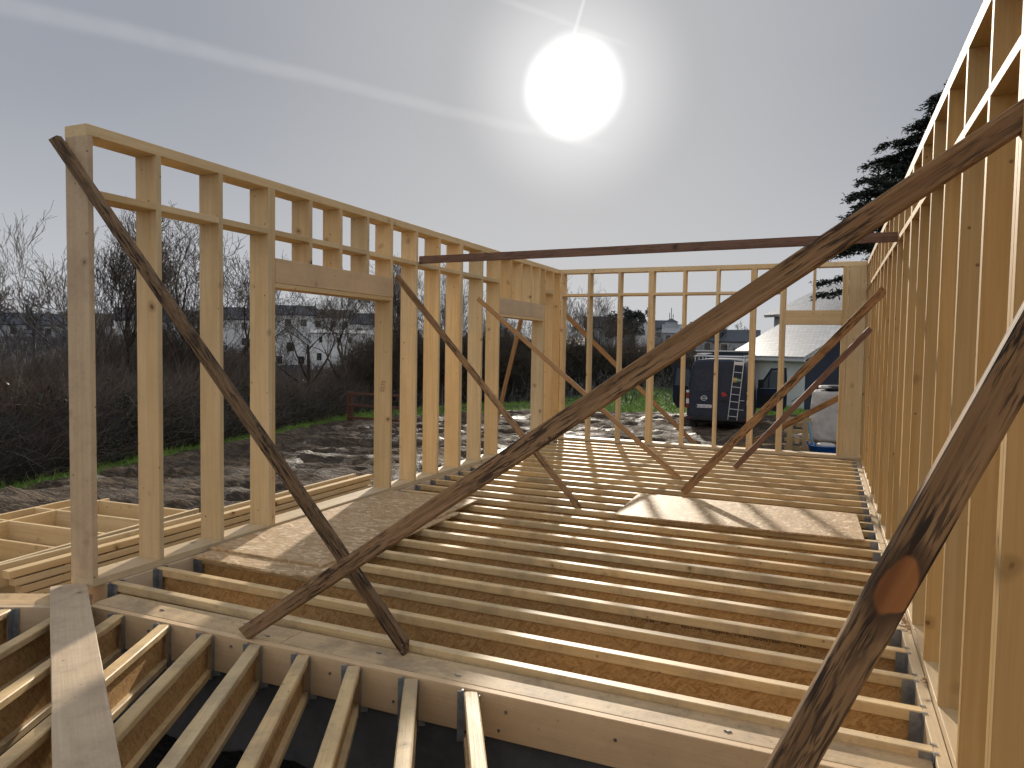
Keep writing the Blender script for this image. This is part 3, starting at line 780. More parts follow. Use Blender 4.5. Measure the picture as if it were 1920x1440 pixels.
for key, x, y, top, rz, lab in [
    ('a', -13.9, 11.2, 5.6, .4, 'spreading bare tree seen between the corner post and the second stud'),
    ('b', -14.6, 12.2, 5.4, 2.7, 'twin stemmed bare tree seen between the corner post and the second stud'), ('a', -16.4, 17.0, 5.0, 5.5, 'bare tree behind the third stud, farther back'),
    ('d', -13.6, 13.0, 4.0, 1.3, 'low thin bare tree seen between the second and third studs'),
    ('a', -13.4, 14.9, 5.8, 2.2, 'tall dense bare tree seen between the third stud and the first doorway'),
    ('c', -12.9, 18.3, 4.2, 3.9, 'bare tree with forked trunk in front of the white houses, left in the first doorway'),
    ('a', -12.6, 21.0, 4.6, .9, 'bare tree at the right side of the first doorway'),
    ('b', -13.0, 23.5, 5.4, 5.1, 'tall bare tree behind the right post of the first doorway'),
    ('a', -12.7, 25.6, 5.7, 3.0, 'bare tree showing beside the first stud past the doorway'),
    ('c', -11.9, 28.3, 5.2, 4.4, 'bare tree behind the double stud of the left wall'),
    ('d', -11.5, 31.5, 4.8, .3, 'bare tree showing just left of the second doorway'),
    ('b', -9.1, 37.6, 5.9, 1.1, 'tall bare tree in the first bay of the far wall'),
    ('d', -7.6, 38.6, 5.7, 2.6, 'tall bare tree in the second bay of the far wall'),
    ('c', -11.0, 37.5, 4.3, 0.7, 'bare tree just left of the far corner'),
    ('d', -6.0, 40.0, 3.3, 4.0, 'thin bare tree in the third bay of the far wall'),
    ('a', -3.6, 42.5, 2.6, 1.9, 'low bare tree in the fourth bay of the far wall')]:
    z = gz(x, y); tree(key, (x, y, z), (top - z) * 1.1, rz, lab)
near_brush = [(-14.8, 9.0, 1.6, 'bushy bare shrub tree at the left edge of the picture'), (-13.6, 9.6, 1.9, 'bushy bare shrub tree behind the corner post'),
    (-15.6, 13.2, 2.8, 'bushy bare shrub tree behind the second stud'), (-14.9, 15.6, 2.2, 'bushy bare shrub tree behind the third stud'),
    (-13.8, 23.2, 2.0, 'bushy bare shrub tree at the right side of the first doorway'), (-14.3, 25.2, 3.2, 'bushy bare shrub tree behind the right post of the first doorway'), (-13.9, 27.6, 3.5, 'bushy bare shrub tree behind the first stud past the doorway'),
    (-13.2, 30.2, 3.6, 'bushy bare shrub tree behind the double stud of the left wall'), (-12.6, 33.8, 3.5, 'bushy bare shrub tree just left of the second doorway'), (-11.6, 39.6, 2.7, 'bushy bare shrub tree behind the far left corner'),
    (-8.6, 43.0, 2.3, 'bushy bare shrub tree behind the second bay of the far wall'), (-5.6, 44.6, 2.1, 'bushy bare shrub tree behind the fourth bay of the far wall'), (-2.8, 46.8, 2.0, 'bushy bare shrub tree behind the van roof')]
for i, (x, y, top, lab) in enumerate(near_brush):
    z = gz(x, y); tree('f', (x, y, z), top - z, i * 2.3, lab, 'bushy shrubs behind the hedge')
far = [(-97.1, 59.5, 10.6, 'far round bare tree at the left edge, above the roofs'), (-95.9, 62.5, 9.9, 'far bare tree above the roofs, second from the left edge'),
       (-90.0, 63.2, 8.8, 'far bare tree just left of the corner post'), (-9.2, 107, 6.4, 'far bare tree left of the dark roofs behind the van'),
       (-6.4, 112, 6.6, 'far bare tree among the dark roofs above the van'), (-20, 139, 7.2, 'far bare tree on the skyline in the fifth bay of the far wall'),
       (-44, 128, 6.6, 'far bare tree below the grey gables, in the second bay'), (-15.5, 118, 4.8, 'far bare tree on the hillside above the van roof, left'),
       (-26, 120, 4.6, 'far bare tree under the turret house'), (-35, 126, 4.9, 'far bare tree under the round evergreen'),
       (-72, 92, 4.6, 'far bare tree in front of the white gable'), (-55, 88, 3.6, 'far bare tree beside the long white house')]
for i, (x, y, top, lab) in enumerate(far):
    z = gz(x, y); tree('e', (x, y, z), top - z, i * 1.7, lab, 'far bare trees on the hillside', ('twig_far', 'twig_far'))

# hedge and scrub
def hedge_line():
    pts = [(-8.9, -6), (-9.6, 1), (-10.3, 5), (-11.6, 11), (-12.9, 18), (-14.0, 24), (-13.6, 30), (-12.0, 37.5), (-7, 41.5), (-2.5, 44.5), (2, 48)]
    top = [.7, .75, .8, .55, .1, .5, 1.1, 1.9, 1.7, 1.3, 1.2]
    out = []
    for (a, ta), (b_, tb) in zip(zip(pts, top), zip(pts[1:], top[1:])):
        n = max(2, int(math.dist(a, b_) / .5))
        for i in range(n):
            t = i / n; out.append((a[0] + (b_[0] - a[0]) * t, a[1] + (b_[1] - a[1]) * t, ta + (tb - ta) * t))
    return np.array(out)
hl = hedge_line()
tg = np.gradient(hl[:, :2], axis=0); tg /= np.linalg.norm(tg, axis=1, keepdims=True); nrm = np.stack([-tg[:, 1], tg[:, 0]], 1)   # outward (left of travel)
prof = [(-.9, 0), (-1.0, .35), (-.75, .75), (-.2, .97), (.6, 1.0), (2.2, .95), (4.5, .6)]
V = []
for i, (x, y, tp) in enumerate(hl):
    g0 = float(ground_z(x, y)) - .15
    for (o_, hh) in prof:
        px_, py_ = x + nrm[i, 0] * o_, y + nrm[i, 1] * o_
        q = mnoise.noise(Vector((px_ * .45, py_ * .45, hh * 2))) * .5 + mnoise.noise(Vector((px_ * 1.3, py_ * 1.3, hh * 4 + 7))) * .25
        V.append((px_ + nrm[i, 0] * q * .5, py_ + nrm[i, 1] * q * .5, g0 + (tp - g0) * hh * (1 + .45 * q)))
V = np.array(V); npf = len(prof); n = len(hl); idx = np.arange(n * npf).reshape(n, npf)
hullF = np.stack([idx[:-1, :-1], idx[1:, :-1], idx[1:, 1:], idx[:-1, 1:]], -1).reshape(-1, 4)
def on_hull(cnt, lo=0, hi=None, rng=NR):
    i = rng.integers(0, n - 1, cnt); j = rng.integers(lo, (hi or npf - 1), cnt); u, v = rng.random(cnt)[:, None], rng.random(cnt)[:, None]
    a, b_, c, d = V[idx[i, j]], V[idx[i + 1, j]], V[idx[i + 1, j + 1]], V[idx[i, j + 1]]
    return (a * (1 - u) + b_ * u) * (1 - v) + (d * (1 - u) + c * u) * v, nrm[i], i
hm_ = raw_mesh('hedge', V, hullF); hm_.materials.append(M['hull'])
parts = []
P, N_, ii = on_hull(52000, 0, 5)
dv = NR.normal(size=P.shape) * .55; dv[:, :2] -= N_ * .35; dv[:, 2] += .75
parts.append(strips(P - np.c_[-N_ * .1, np.full(len(P), .1)], dv, NR.uniform(.25, 1.1, len(P)), NR.uniform(.006, .02, len(P)), 3, .4))
P, N_, ii = on_hull(3600, 2, 5)
dv = NR.normal(size=P.shape) * .35; dv[:, 2] += 1
parts.append(strips(P, dv, NR.uniform(.5, 1.3, len(P)), NR.uniform(.006, .016, len(P)), 3, .25))
v1, f1 = join(parts)
tag(link('bramble_hedge', raw_mesh('hedge_twigs', v1, f1), M['twig']), 'tangle of brown bramble stems and bare scrub along the edge of the mud', 'hedge', kind='stuff')
P, N_, ii = on_hull(40000, 0, 5)
clump = np.array([mnoise.noise(Vector((p[0] * .5, p[1] * .5, p[2] * .6))) for p in P])
keep = clump + (hl[ii, 1] > 26) * .35 + NR.random(len(P)) * .3 > .22
P = P[keep] + NR.normal(size=(keep.sum(), 3)) * .12
v2, f2 = leaves(P, .06)
v3 = np.concatenate([V, v2]); f3 = np.concatenate([hullF, f2 + len(V)])
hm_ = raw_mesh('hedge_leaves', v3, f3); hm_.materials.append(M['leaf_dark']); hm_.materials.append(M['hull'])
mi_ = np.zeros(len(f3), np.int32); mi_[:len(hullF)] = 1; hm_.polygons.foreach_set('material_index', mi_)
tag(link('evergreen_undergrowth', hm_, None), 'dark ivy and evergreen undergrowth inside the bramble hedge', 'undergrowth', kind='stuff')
# taller dark growth behind the hedge and over the valley
def scrub_cloud(cnt, xr, yr, hmax, wid, ln_):
    x = NR.uniform(*xr, cnt); y = NR.uniform(*yr, cnt); z = ground_z(x, y)
    return x, y, z
parts = []
cnt = 26000
th = np.radians(NR.uniform(-75, 4, cnt)); rr_ = NR.uniform(24, 150, cnt) ** 1.0
x = 4.9 + rr_ * np.sin(th); y = -3.6 + rr_ * np.cos(th)
ok = (d_edge(x, y) < -3.5) & (np.hypot(x + 14, y - 20) > 0)
cl = fbm(x * .12, y * .12, 77, 3); ok &= cl > .38
x, y, rr_, cl = x[ok], y[ok], rr_[ok], cl[ok]
z = ground_z(x, y)
P = np.stack([x, y, z - .2], 1); dv = NR.normal(size=P.shape) * .35; dv[:, 2] = 1
hgt = np.where(rr_ < 60, 1.0, 1.5) * NR.uniform(.5, 1.25, len(x)) * (.6 + cl)
parts.append(strips(P, dv, hgt, .02 + rr_ * .0013, 3, .2))
P2 = np.repeat(P, 3, 0) + NR.normal(size=(len(P) * 3, 3)) * np.array([.8, .8, .3]); P2[:, 2] += np.repeat(hgt, 3) * NR.uniform(.2, .8, len(P2))
dv = NR.normal(size=P2.shape) * .7; dv[:, 2] += .6
parts.append(strips(P2, dv, np.repeat(hgt, 3) * .4, .012 + np.repeat(rr_, 3) * .0009, 2, .3))
v1, f1 = join(parts)
tag(link('hillside_scrub', raw_mesh('hillside_scrub', v1, f1), M['twig_far']), 'far leafless scrub covering the valley side below the houses', 'scrub', kind='stuff')

# grass blades along the edge of the mud and behind the van
cnt = 150000
x = NR.uniform(-13, 4, cnt); y = NR.uniform(-2, 42, cnt); de_ = d_edge(x, y) + (fbm(x * .8, y * .8, 31, 3) - .5) * 1.2
ok = (de_ < .1) & (de_ > -12) & (np.interp(y, HX[0], HX[1]) - .3 < x)
x, y = x[ok], y[ok]; P = np.stack([x, y, ground_z(x, y) - .01], 1)
dv = NR.normal(size=P.shape) * .35; dv[:, 2] = 1
dist_ = np.hypot(x - 4.9, y + 3.6)
v1, f1 = strips(P, dv, NR.uniform(.05, .16, len(x)), .005 + dist_ * .0006, 2, .4)
tag(link('grass', raw_mesh('grass', v1, f1), M['grass']), 'bright green grass beside the mud', 'grass', kind='stuff')

# cedar
def cedar():
    o = thing('cedar_tree', 'big dark cedar with flat drooping sprays above the right wall', 'tree', (11.3, 41, -1.0))
    b = MB(); b.tube([(0, 0, -.3), (.1, 0, 5), (.0, .1, 11), (0, 0, 17.0)], [.5, .38, .22, .05], 10); b.obj('trunk', M['bark'], o, local=Matrix.Identity(4))
    rng = random.Random(6); br = MB(); P = []; Dn = []
    z = 2.6
    while z < 17.0:
        nb = 7 if z < 15 else 5
        Lm = max(.7, min(7.2, (17.9 - z) * 1.05)) * rng.uniform(.8, 1.08)
        a0 = rng.uniform(0, 6.28)
        for q in range(nb):
            a = a0 + q * 6.28 / nb + rng.uniform(-.35, .35); L = Lm * rng.uniform(.7, 1.08); zz = z + rng.uniform(-.3, .3)
            pts = []
            for i in range(7):
                t = i / 6; pts.append(Vector((math.cos(a) * L * t, math.sin(a) * L * t, zz + L * (.22 * t - .26 * t * t) + rng.uniform(-.05, .05))))
            br.tube(pts, [.10 * (1 - .85 * i / 6) + .01 for i in range(7)], 4)
            ns = int(L * 25)
            for s_ in range(ns):
                t = rng.uniform(.22, 1.0); f = t * 6; i = min(int(f), 5); c = pts[i].lerp(pts[i + 1], f - i)
                sd = Vector((-math.sin(a), math.cos(a), 0)) * rng.choice((-1, 1)); out = Vector((math.cos(a), math.sin(a), 0))
                ln_ = rng.uniform(.3, 1.25) * (1.15 - t * .6)
                d = (sd * rng.uniform(.4, 1) + out * rng.uniform(.3, .9)).normalized(); d.z = rng.uniform(-.32, .08)
                for w in range(int(5 + ln_ * 9)):
                    u = rng.random(); P.append(c + d * ln_ * u + Vector((rng.gauss(0, .05), rng.gauss(0, .05), rng.gauss(0, .09) - .12 * u))); Dn.append(d + Vector((rng.gauss(0, .5), rng.gauss(0, .5), rng.gauss(-.08, .25))))
        z += rng.uniform(.34, .56)
    br.obj('limbs', M['bark'], o, local=Matrix.Identity(4))
    P = np.array([tuple(p) for p in P]); Dn = np.array([tuple(p) for p in Dn])
    v, f = strips(P, Dn, NR.uniform(.10, .26, len(P)), np.full(len(P), .085), 1, .15)
    link('crown', raw_mesh('needles', v, f), M['cedar'], o, local=Matrix.Identity(4))
cedar()
def evergreen(loc, ht, wd, label):
    o = thing('evergreen_tree', label, 'tree', loc)
    b = MB(); b.tube([(0, 0, -.3), (0, 0, ht * .6)], [.35, .15], 8); b.obj('trunk', M['bark'], o, local=Matrix.Identity(4))
    P = []
    rng = np.random.default_rng(12)
    for q in range(34):
        c = np.array([rng.normal() * wd * .24, rng.normal() * wd * .24, ht * rng.uniform(.34, .93)]); s_ = wd * rng.uniform(.10, .2) * (1.2 - .5 * c[2] / ht)
        c[:2] *= 1.15 - .75 * max(0, (c[2] / ht - .5))
        d = rng.normal(size=(170, 3)); d /= np.linalg.norm(d, axis=1, keepdims=True); P.append(c + d * s_ * rng.uniform(.5, 1.1, (170, 1)))
    v, f = leaves(np.concatenate(P), .28, rng)
    link('crown', raw_mesh('crown', v, f), M['pine'], o, local=Matrix.Identity(4))
evergreen((-31.5, 141.9, gz(-31.5, 141.9)), 10.4 - gz(-31.5, 141.9), 9.5, 'round dark evergreen on the skyline beside the grey gables')
evergreen((-18.8, 144.5, gz(-18.8, 144.5)), 7.3 - gz(-18.8, 144.5), 6, 'low rounded evergreen on the skyline right of the turret')
# ------------------------------------------------------------------ houses
M['wall_white'] = plain('white_render', (.66, .67, .68), .85, 0, .06, 1.5, .05)
M['wall_grey'] = plain('grey_render', (.36, .37, .39), .85, 0, .08, 1.5, .05)
M['wall_far'] = plain('far_pale_render', (.66, .67, .69), .9, 0, .08, .5, 0)
M['wall_far2'] = plain('far_grey_render', (.34, .36, .39), .9, 0, .1, .5, 0)
M['navy'] = plain('dark_blue_cladding', (.028, .036, .062), .7, 0, .12, 2, .05)
M['roof_far'] = plain('far_slate', (.075, .085, .105), .75, 0, .15, .6, 0)
M['roof_far2'] = plain('far_brown_roof', (.10, .085, .08), .75, 0, .15, .6, 0)
M['roof_pale'] = plain('far_bright_roof', (.34, .35, .37), .6, 0, .1, .6, 0)
M['glass'] = plain('window_glass', (.02, .024, .03), .12, 0, .1, 2, 0, .6)
M['gutter'] = plain('pale_gutter', (.55, .56, .58), .45, 0, .05, 5, 0)
m, k, p = newmat('slate_roof')
tc = k.node('ShaderNodeTexCoord').outputs['Object']
br = k.node('ShaderNodeTexBrick'); k.put(br.inputs[0], k.scalev(tc, (1, 1, 1))); br.inputs['Scale'].default_value = 1.0
br.inputs['Brick Width'].default_value = .3; br.inputs['Row Height'].default_value = .2; br.inputs['Mortar Size'].default_value = .012
br.inputs['Color1'].default_value = (.36, .37, .39, 1); br.inputs['Color2'].default_value = (.50, .51, .53, 1); br.inputs['Mortar'].default_value = (.12, .12, .13, 1)
k.put(p.inputs['Base Color'], k.mix(k.ramp(k.noise(tc, 1.1, 4), .35, .7, 0, .35), br.outputs[0], (.30, .31, .33)))
p.inputs['Roughness'].default_value = .38; p.inputs['Specular IOR Level'].default_value = .6
bump(k, p, br.outputs['Fac'], -.4, .01)
M['slate'] = m

def slab(b, quad, t, mi=0):
    q = [Vector(v) for v in quad]; n_ = (q[1] - q[0]).cross(q[3] - q[0]).normalized()
    if n_.z < 0: n_ = -n_
    V_ = [v for v in q] + [v + n_ * t for v in q]
    b.add(V_, [(3, 2, 1, 0), (4, 5, 6, 7), (0, 1, 5, 4), (1, 2, 6, 5), (2, 3, 7, 6), (3, 0, 4, 7)], mi)
def house(name, label, loc, rotz, w, d, eave, rise, ridge='x', wall='wall_far', roof='roof_far', wins=(), chim=(), oh=.25, low=-2.5, cat='house', gable=None, group=None):
    """front along local x (centred), facing local -y; z=0 is loc"""
    o = thing(name, label, cat, loc, rotz, group)
    a, b_, E_ = -w / 2, w / 2, eave
    b = MB()
    if ridge == 'x':
        V_ = [(a, 0, low), (b_, 0, low), (b_, d, low), (a, d, low), (a, 0, E_), (b_, 0, E_), (b_, d, E_), (a, d, E_), (a, d / 2, E_ + rise), (b_, d / 2, E_ + rise)]
        Fs = [(0, 1, 5, 4), (2, 3, 7, 6), (4, 5, 9, 8), (6, 7, 8, 9)]; G = [(1, 2, 6, 9, 5), (3, 0, 4, 8, 7)]
    else:
        V_ = [(a, 0, low), (b_, 0, low), (b_, d, low), (a, d, low), (a, 0, E_), (b_, 0, E_), (b_, d, E_), (a, d, E_), (0, 0, E_ + rise), (0, d, E_ + rise)]
        Fs = [(1, 2, 6, 5), (3, 0, 4, 7), (5, 6, 9, 8), (7, 4, 8, 9)]; G = [(0, 1, 5, 8, 4), (2, 3, 7, 9, 6)]
    if gable:
        b.add(V_, Fs); b.obj('wall', M[wall], o, local=Matrix.Identity(4)); g = MB(); g.add(V_, G); g.obj('gable_wall', M[gable], o, local=Matrix.Identity(4))
    else:
        b.add(V_, Fs + G); b.obj('wall', M[wall], o, local=Matrix.Identity(4))
    e = oh; t = .14 if oh < .3 else .18
    # each slope is its own local frame so that slate courses run level
    def slope(p0, p1, up):
        m4, L_ = frame(p0, p1, up); y_ = Vector(up).length
        q = Matrix((m4.col[0][:3], m4.col[1][:3], m4.col[2][:3])).transposed().to_4x4(); q.translation = (Vector(p0) + Vector(p1)) / 2 + Vector(up) / 2
        nz = q.to_3x3() @ Vector((0, 0, 1)); bb = MB()
        lo, hi = (.004, t) if nz.z > 0 else (-t, -.004)
        bb.box((-L_ / 2, -y_ / 2, lo), (L_ / 2, y_ / 2, hi))
        return bb.obj('roof', M[roof], o, local=q)
    if ridge == 'x':
        k_s = e / (d / 2); dz = rise * k_s
        r1 = slope((a - e, -e, E_ - dz), (b_ + e, -e, E_ - dz), (0, d / 2 + e, rise + dz)); slope((b_ + e, d + e, E_ - dz), (a - e, d + e, E_ - dz), (0, -d / 2 - e, rise + dz))
    else:
        k_s = e / (w / 2); dz = rise * k_s
        r1 = slope((a - e, d + e, E_ - dz), (a - e, -e, E_ - dz), (w / 2 + e, 0, rise + dz)); slope((b_ + e, -e, E_ - dz), (b_ + e, d + e, E_ - dz), (-w / 2 - e, 0, rise + dz))
    for (cx, cy, h) in chim:
        b = MB(); b.box((cx - .4, cy - .3, E_), (cx + .4, cy + .3, E_ + rise + h)); b.box((cx - .46, cy - .36, E_ + rise + h + .003), (cx + .46, cy + .36, E_ + rise + h + .15))
        for q in (-.2, .2): b.cyl((cx + q, cy, E_ + rise + h + .35), (0, 0, 1), .11, .4, 8)
        b.obj('chimney', M['wall_far2'], o, local=Matrix.Identity(4))
    for (wx, wz, ww, wh) in wins:
        b = MB(); f_ = .07
        b.box((wx - ww / 2, -.05, wz), (wx + ww / 2, -.01, wz + f_)); b.box((wx - ww / 2, -.05, wz + wh - f_), (wx + ww / 2, -.01, wz + wh))
        b.box((wx - ww / 2, -.05, wz + f_ + .001), (wx - ww / 2 + f_, -.01, wz + wh - f_ - .001)); b.box((wx + ww / 2 - f_, -.05, wz + f_ + .001), (wx + ww / 2, -.01, wz + wh - f_ - .001))
        fr = b.obj('window', M['wall_white'], o, local=Matrix.Identity(4))
        b = MB(); b.box((wx - ww / 2 + f_, -.03, wz + f_), (wx + ww / 2 - f_, -.008, wz + wh - f_)); b.obj('pane', M['glass'], fr, local=Matrix.Identity(4))
    return o
def rb(deg): return rad(-deg)
row2 = lambda xs_, z1: [(x, z1, 1.1, 1.3) for x in xs_]
HG = 'houses on the far hillside'
H_ = house
H_('terraced_house', 'far grey terrace with slate roof at the left edge', (-121.2, 78.5, 2.0), rb(56.9) * -1 if False else rad(57), 9, 8, 2.4, 2.0, wins=row2((-2.5, 2.5), .6), chim=((-3.5, 4, .7),), wall='wall_far2', group=HG)
H_('terraced_house', 'far grey house with slate roof just left of the corner post', (-117.3, 86, 2.0), rad(54), 8, 8, 2.6, 2.2, wins=row2((-2, 2), .7), chim=((3, 4, .7),), wall='wall_far2', roof='roof_far2', group=HG)
H_('terraced_house', 'far long slate roofed house between the corner post and the second stud', (-109.5, 92.5, 2.6), rad(51), 11, 8, 3.0, 2.3, wins=row2((-3.5, 0, 3.5), .9), chim=((4.5, 4, .6),), wall='wall_far', group=HG)
H_('terraced_house', 'far slate roofed house between the second and third studs', (-97.5, 95.5, 2.3), rad(47.5), 9, 8, 3.0, 2.2, wins=row2((-2.5, 2.5), .9), chim=((-3, 4, .6),), wall='wall_far2', roof='roof_far2', group=HG)
H_('terraced_house', 'far white house between the third stud and the first doorway', (-86.2, 89, .8), rad(44.5), 8, 8, 5.0, 2.0, wins=row2((-2, 2), .6) + row2((-2, 2), 3.2), chim=((2.8, 4, .6),), wall='wall_far', group=HG)
H_('apartment_house', 'far white block with dark slate roof behind the white gable', (-80, 95.5, 1.6), rad(40.8), 9, 9, 5.2, 1.7, wins=row2((-2.6, 0, 2.6), 3.2), wall='wall_far', group=HG)
H_('gabled_house', 'far pale house with its gable end facing, at the left of the first doorway', (-69.7, 84, -1.6), rad(40.4), 6.2, 9, 3.4, 2.9, 'y', wins=[(0, 2.2, 1.1, 1.5), (-1.6, .3, 1, 1.3), (1.6, .3, 1, 1.3)], wall='wall_far', group=HG)
H_('terraced_house', 'far white house with brown roof, upper one in the first doorway', (-78, 104.5, 2.4), rad(37.8), 8, 8, 4.3, 1.5, wins=row2((-2.2, .5, 2.6), 2.4), wall='wall_far', roof='roof_far2', group=HG)
H_('long_house', 'far long low white building with two small windows, in the first doorway', (-61.2, 84.3, -1.2), rad(37), 7.6, 6, 4.6, .5, wins=[(.0, 3.2, .5, 1.0), (1.7, 3.2, .5, 1.0), (-2.4, 3.2, .6, 1.0), (-2.6, .6, .8, 1.2), (1, .6, 1.2, .9)], wall='wall_far', roof='roof_pale', oh=.15, group=HG)
H_('terraced_house', 'far white house behind the right trees of the first doorway', (-66, 100, 1.0), rad(35), 7, 7, 4.4, 1.8, wins=row2((-2, 2), 2.4), wall='wall_far', group=HG)
H_('cottage', 'dark slate roofed cottage low in the valley between the second and third studs', (-28.4, 26.6, gz(-28.4, 26.6)), rad(47.7), 4.2, 5, 2.6, 1.2, wall='wall_grey', chim=((-.9, 2.5, .7),), low=-1)
H_('terraced_house', 'far house with broad dark roof in the second bay of the far wall', (-38, 140.3, 3.2), rad(16.5), 6, 8, 3.0, 2.3, wins=row2((-1.5, 1.5), 1), wall='wall_far2', group=HG)
H_('terraced_house', 'far grey roofed house in the third bay of the far wall', (-32.2, 142, 3.2), rad(14), 6, 8, 2.4, 2.1, wins=row2((-1.5, 1.5), .8), wall='wall_far2', roof='roof_pale', group=HG)
H_('gabled_house', 'far pale gable end beside the evergreen in the third bay', (-29.2, 141.3, 3.2), rad(13), 3.2, 8, 3.0, 1.8, 'y', wins=[(0, 1.4, .9, 1.2)], wall='wall_far', group=HG)
H_('terraced_house', 'far house left of the turret in the fourth bay', (-26.4, 143, 3.2), rad(12), 3.6, 8, 3.0, 1.6, wall='wall_far2', wins=row2((0,), 1), group=HG)
H_('terraced_house', 'far house with bright sunlit roof under the turret', (-23.2, 140.5, 3.0), rad(10.5), 3.6, 7, 2.2, 1.7, wall='wall_far2', roof='roof_pale', wins=row2((-.8, .8), .5), group=HG)
H_('terraced_house', 'far dark roofed house right of the turret', (-18.5, 141, 3.0), rad(9), 4.5, 7, 2.2, 1.6, wall='wall_far', wins=row2((-1, 1), .5), group=HG)
H_('terraced_house', 'dark roofed house above the van roof, left one', (-11.6, 115, 1.4), rad(8), 5, 7, 2.0, 1.5, wall='wall_far2', chim=((1.5, 3.5, .3),), wins=row2((-1, 1), .4), group=HG)
H_('terraced_house', 'dark roofed house above the van roof, right one with chimneys', (-7.4, 107, 1.2), rad(6.2), 6.5, 7, 2.0, 1.7, wall='wall_far2', chim=((-2.2, 3.5, .3), (2.4, 3.5, .3)), wins=row2((-1.6, 1.6), .4), group=HG)
# turret with masts
t = thing('turret', 'square turret with a low pyramid roof and masts on the skyline', 'turret', (-24.05, 143.5, 3.0), rad(11), None)
b = MB(); b.box((-1.25, -1.25, 0), (1.25, 1.25, 4.4)); b.obj('wall', M['wall_far2'], t, local=Matrix.Identity(4))
b = MB(); b.add([(-1.4, -1.4, 4.41), (1.4, -1.4, 4.41), (1.4, 1.4, 4.41), (-1.4, 1.4, 4.41), (0, 0, 5.2)], [(3, 2, 1, 0), (0, 1, 4), (1, 2, 4), (2, 3, 4), (3, 0, 4)]); b.obj('roof', M['roof_far'], t, local=Matrix.Identity(4))
for (x, h) in ((-.35, 6.3), (.0, 7.3), (.35, 6.0)):
    b = MB(); b.tube([(x, 0, 4.9), (x, 0, h)], .07, 5); b.obj('mast', M['roof_far'], t, local=Matrix.Identity(4))

# the house to the right: white front with dark blue gable, slate roof
gx_, gy_ = 4.04, 32.36
fd_ = Vector((-.707, .707, 0)); L_ = 4.8
hc = Vector((gx_, gy_, -1.0)) + fd_ * L_ / 2
H_('garage_house', 'white walled outbuilding with sunlit slate roof and dark blue gable', tuple(hc), rad(-45), L_, 6.4, 2.62, 1.62, 'x', 'wall_white', 'slate', oh=.32, low=-.6, gable='navy', cat='house')
o = [q for q in COL.objects if q.name.startswith('garage_house')][0]
b = MB(); b.box((-L_ / 2 - .34, -.42, 2.40), (L_ / 2 + .34, -.335, 2.52)); b.obj('gutter', M['gutter'], o, local=Matrix.Identity(4))
b = MB(); b.box((-L_ / 2 - .30, -.325, 2.36), (L_ / 2 + .30, -.003, 2.40)); b.obj('soffit', M['gutter'], o, local=Matrix.Identity(4))
hc = Vector((1.0, 43.4, -1.0)) + Vector((.707, -.707, 0)) * 4.2 + Vector((.707, .707, 0)) * 1.2
H_('main_house', 'taller white house with grey slate roof behind the outbuilding', tuple(hc), rad(-45), 8.4, 9, 5.1, 1.9, 'x', 'wall_grey', 'slate', oh=.4, low=-.6, cat='house')
an = thing('annex', 'dark blue flat topped annex between the van and the white wall', 'annex', (.1, 33.6, -1.0), rad(-8))
b = MB(); b.box((-1.15, 0, -.4), (1.1, 3, 2.78)); b.obj('wall', M['navy'], an, local=Matrix.Identity(4))
b = MB(); b.box((-1.25, -.1, 2.783), (1.2, 3.1, 2.86)); b.obj('roof_edge', M['gutter'], an, local=Matrix.Identity(4))

# ------------------------------------------------------------------ van
m, k, p = newmat('navy_paint')
tc = k.node('ShaderNodeTexCoord').outputs['Object']
dz = k.node('ShaderNodeSeparateXYZ'); k.put(dz.inputs[0], tc)
dirt = k.math('MULTIPLY', k.ramp(dz.outputs[2], .3, 1.2, .6, .05), k.ramp(k.noise(tc, 5, 5, .7), .3, .75))
k.put(p.inputs['Base Color'], k.mix(dirt, (.021, .029, .052), (.062, .062, .068)))
k.put(p.inputs['Roughness'], k.math('MULTIPLY_ADD', dirt, .5, .34)); p.inputs['Specular IOR Level'].default_value = .3
M['navy_paint'] = m
M['black_plastic'] = plain('black_plastic', (.018, .018, .02), .6, 0, .2, 8, .05)
M['tyre'] = plain('tyre_rubber', (.02, .019, .018), .9, 0, .3, 12, .2)
M['alu'] = plain('aluminium', (.62, .63, .65), .35, .7, .08, 12, .02)
M['red_light'] = plain('red_lens', (.20, .012, .012), .2, 0, .1, 10, 0, .6)
M['white_light'] = plain('clear_lens', (.6, .6, .6), .2, 0, .1, 10, 0, .6)
M['plate'] = plain('number_plate_white', (.72, .73, .75), .4, 0, .03, 10, 0)
M['red_mark'] = plain('red_sticker', (.40, .03, .02), .5, 0, .1, 10, 0)
M['yellow'] = plain('yellow_sticker', (.55, .36, .05), .5, 0, .1, 10, 0)
M['green'] = plain('green_sticker', (.06, .22, .07), .5, 0, .1, 10, 0)
M['cab_glass'] = plain('cab_glass', (.10, .125, .14), .08, 0, .05, 2, 0, .7)
VX, VY = 1.61, 21.5; VZ = -.97
van = thing('parked_van', 'dark blue panel van seen from behind with both front doors open', 'van', (VX, VY, VZ), rad(2.0))
I4 = Matrix.Identity(4)
def section(hw, ht, z0, z1):
    r_ = [(hw - .10, z0), (hw - .02, z0 + .07), (hw, z0 + .22), (hw, 1.25 if z1 > 1.5 else (z0 + z1) / 2), (hw - (hw - ht) * .5, (1.25 + z1) / 2 if z1 > 1.5 else z1 - .12),
          (ht, z1 - .22 if z1 > 1.5 else z1 - .08), (ht - .05, z1 - .09 if z1 > 1.5 else z1 - .04), (ht - .17, z1 - .02), (ht * .4, z1 + .015)]
    return r_ + [(-x, z) for x, z in r_[::-1]]
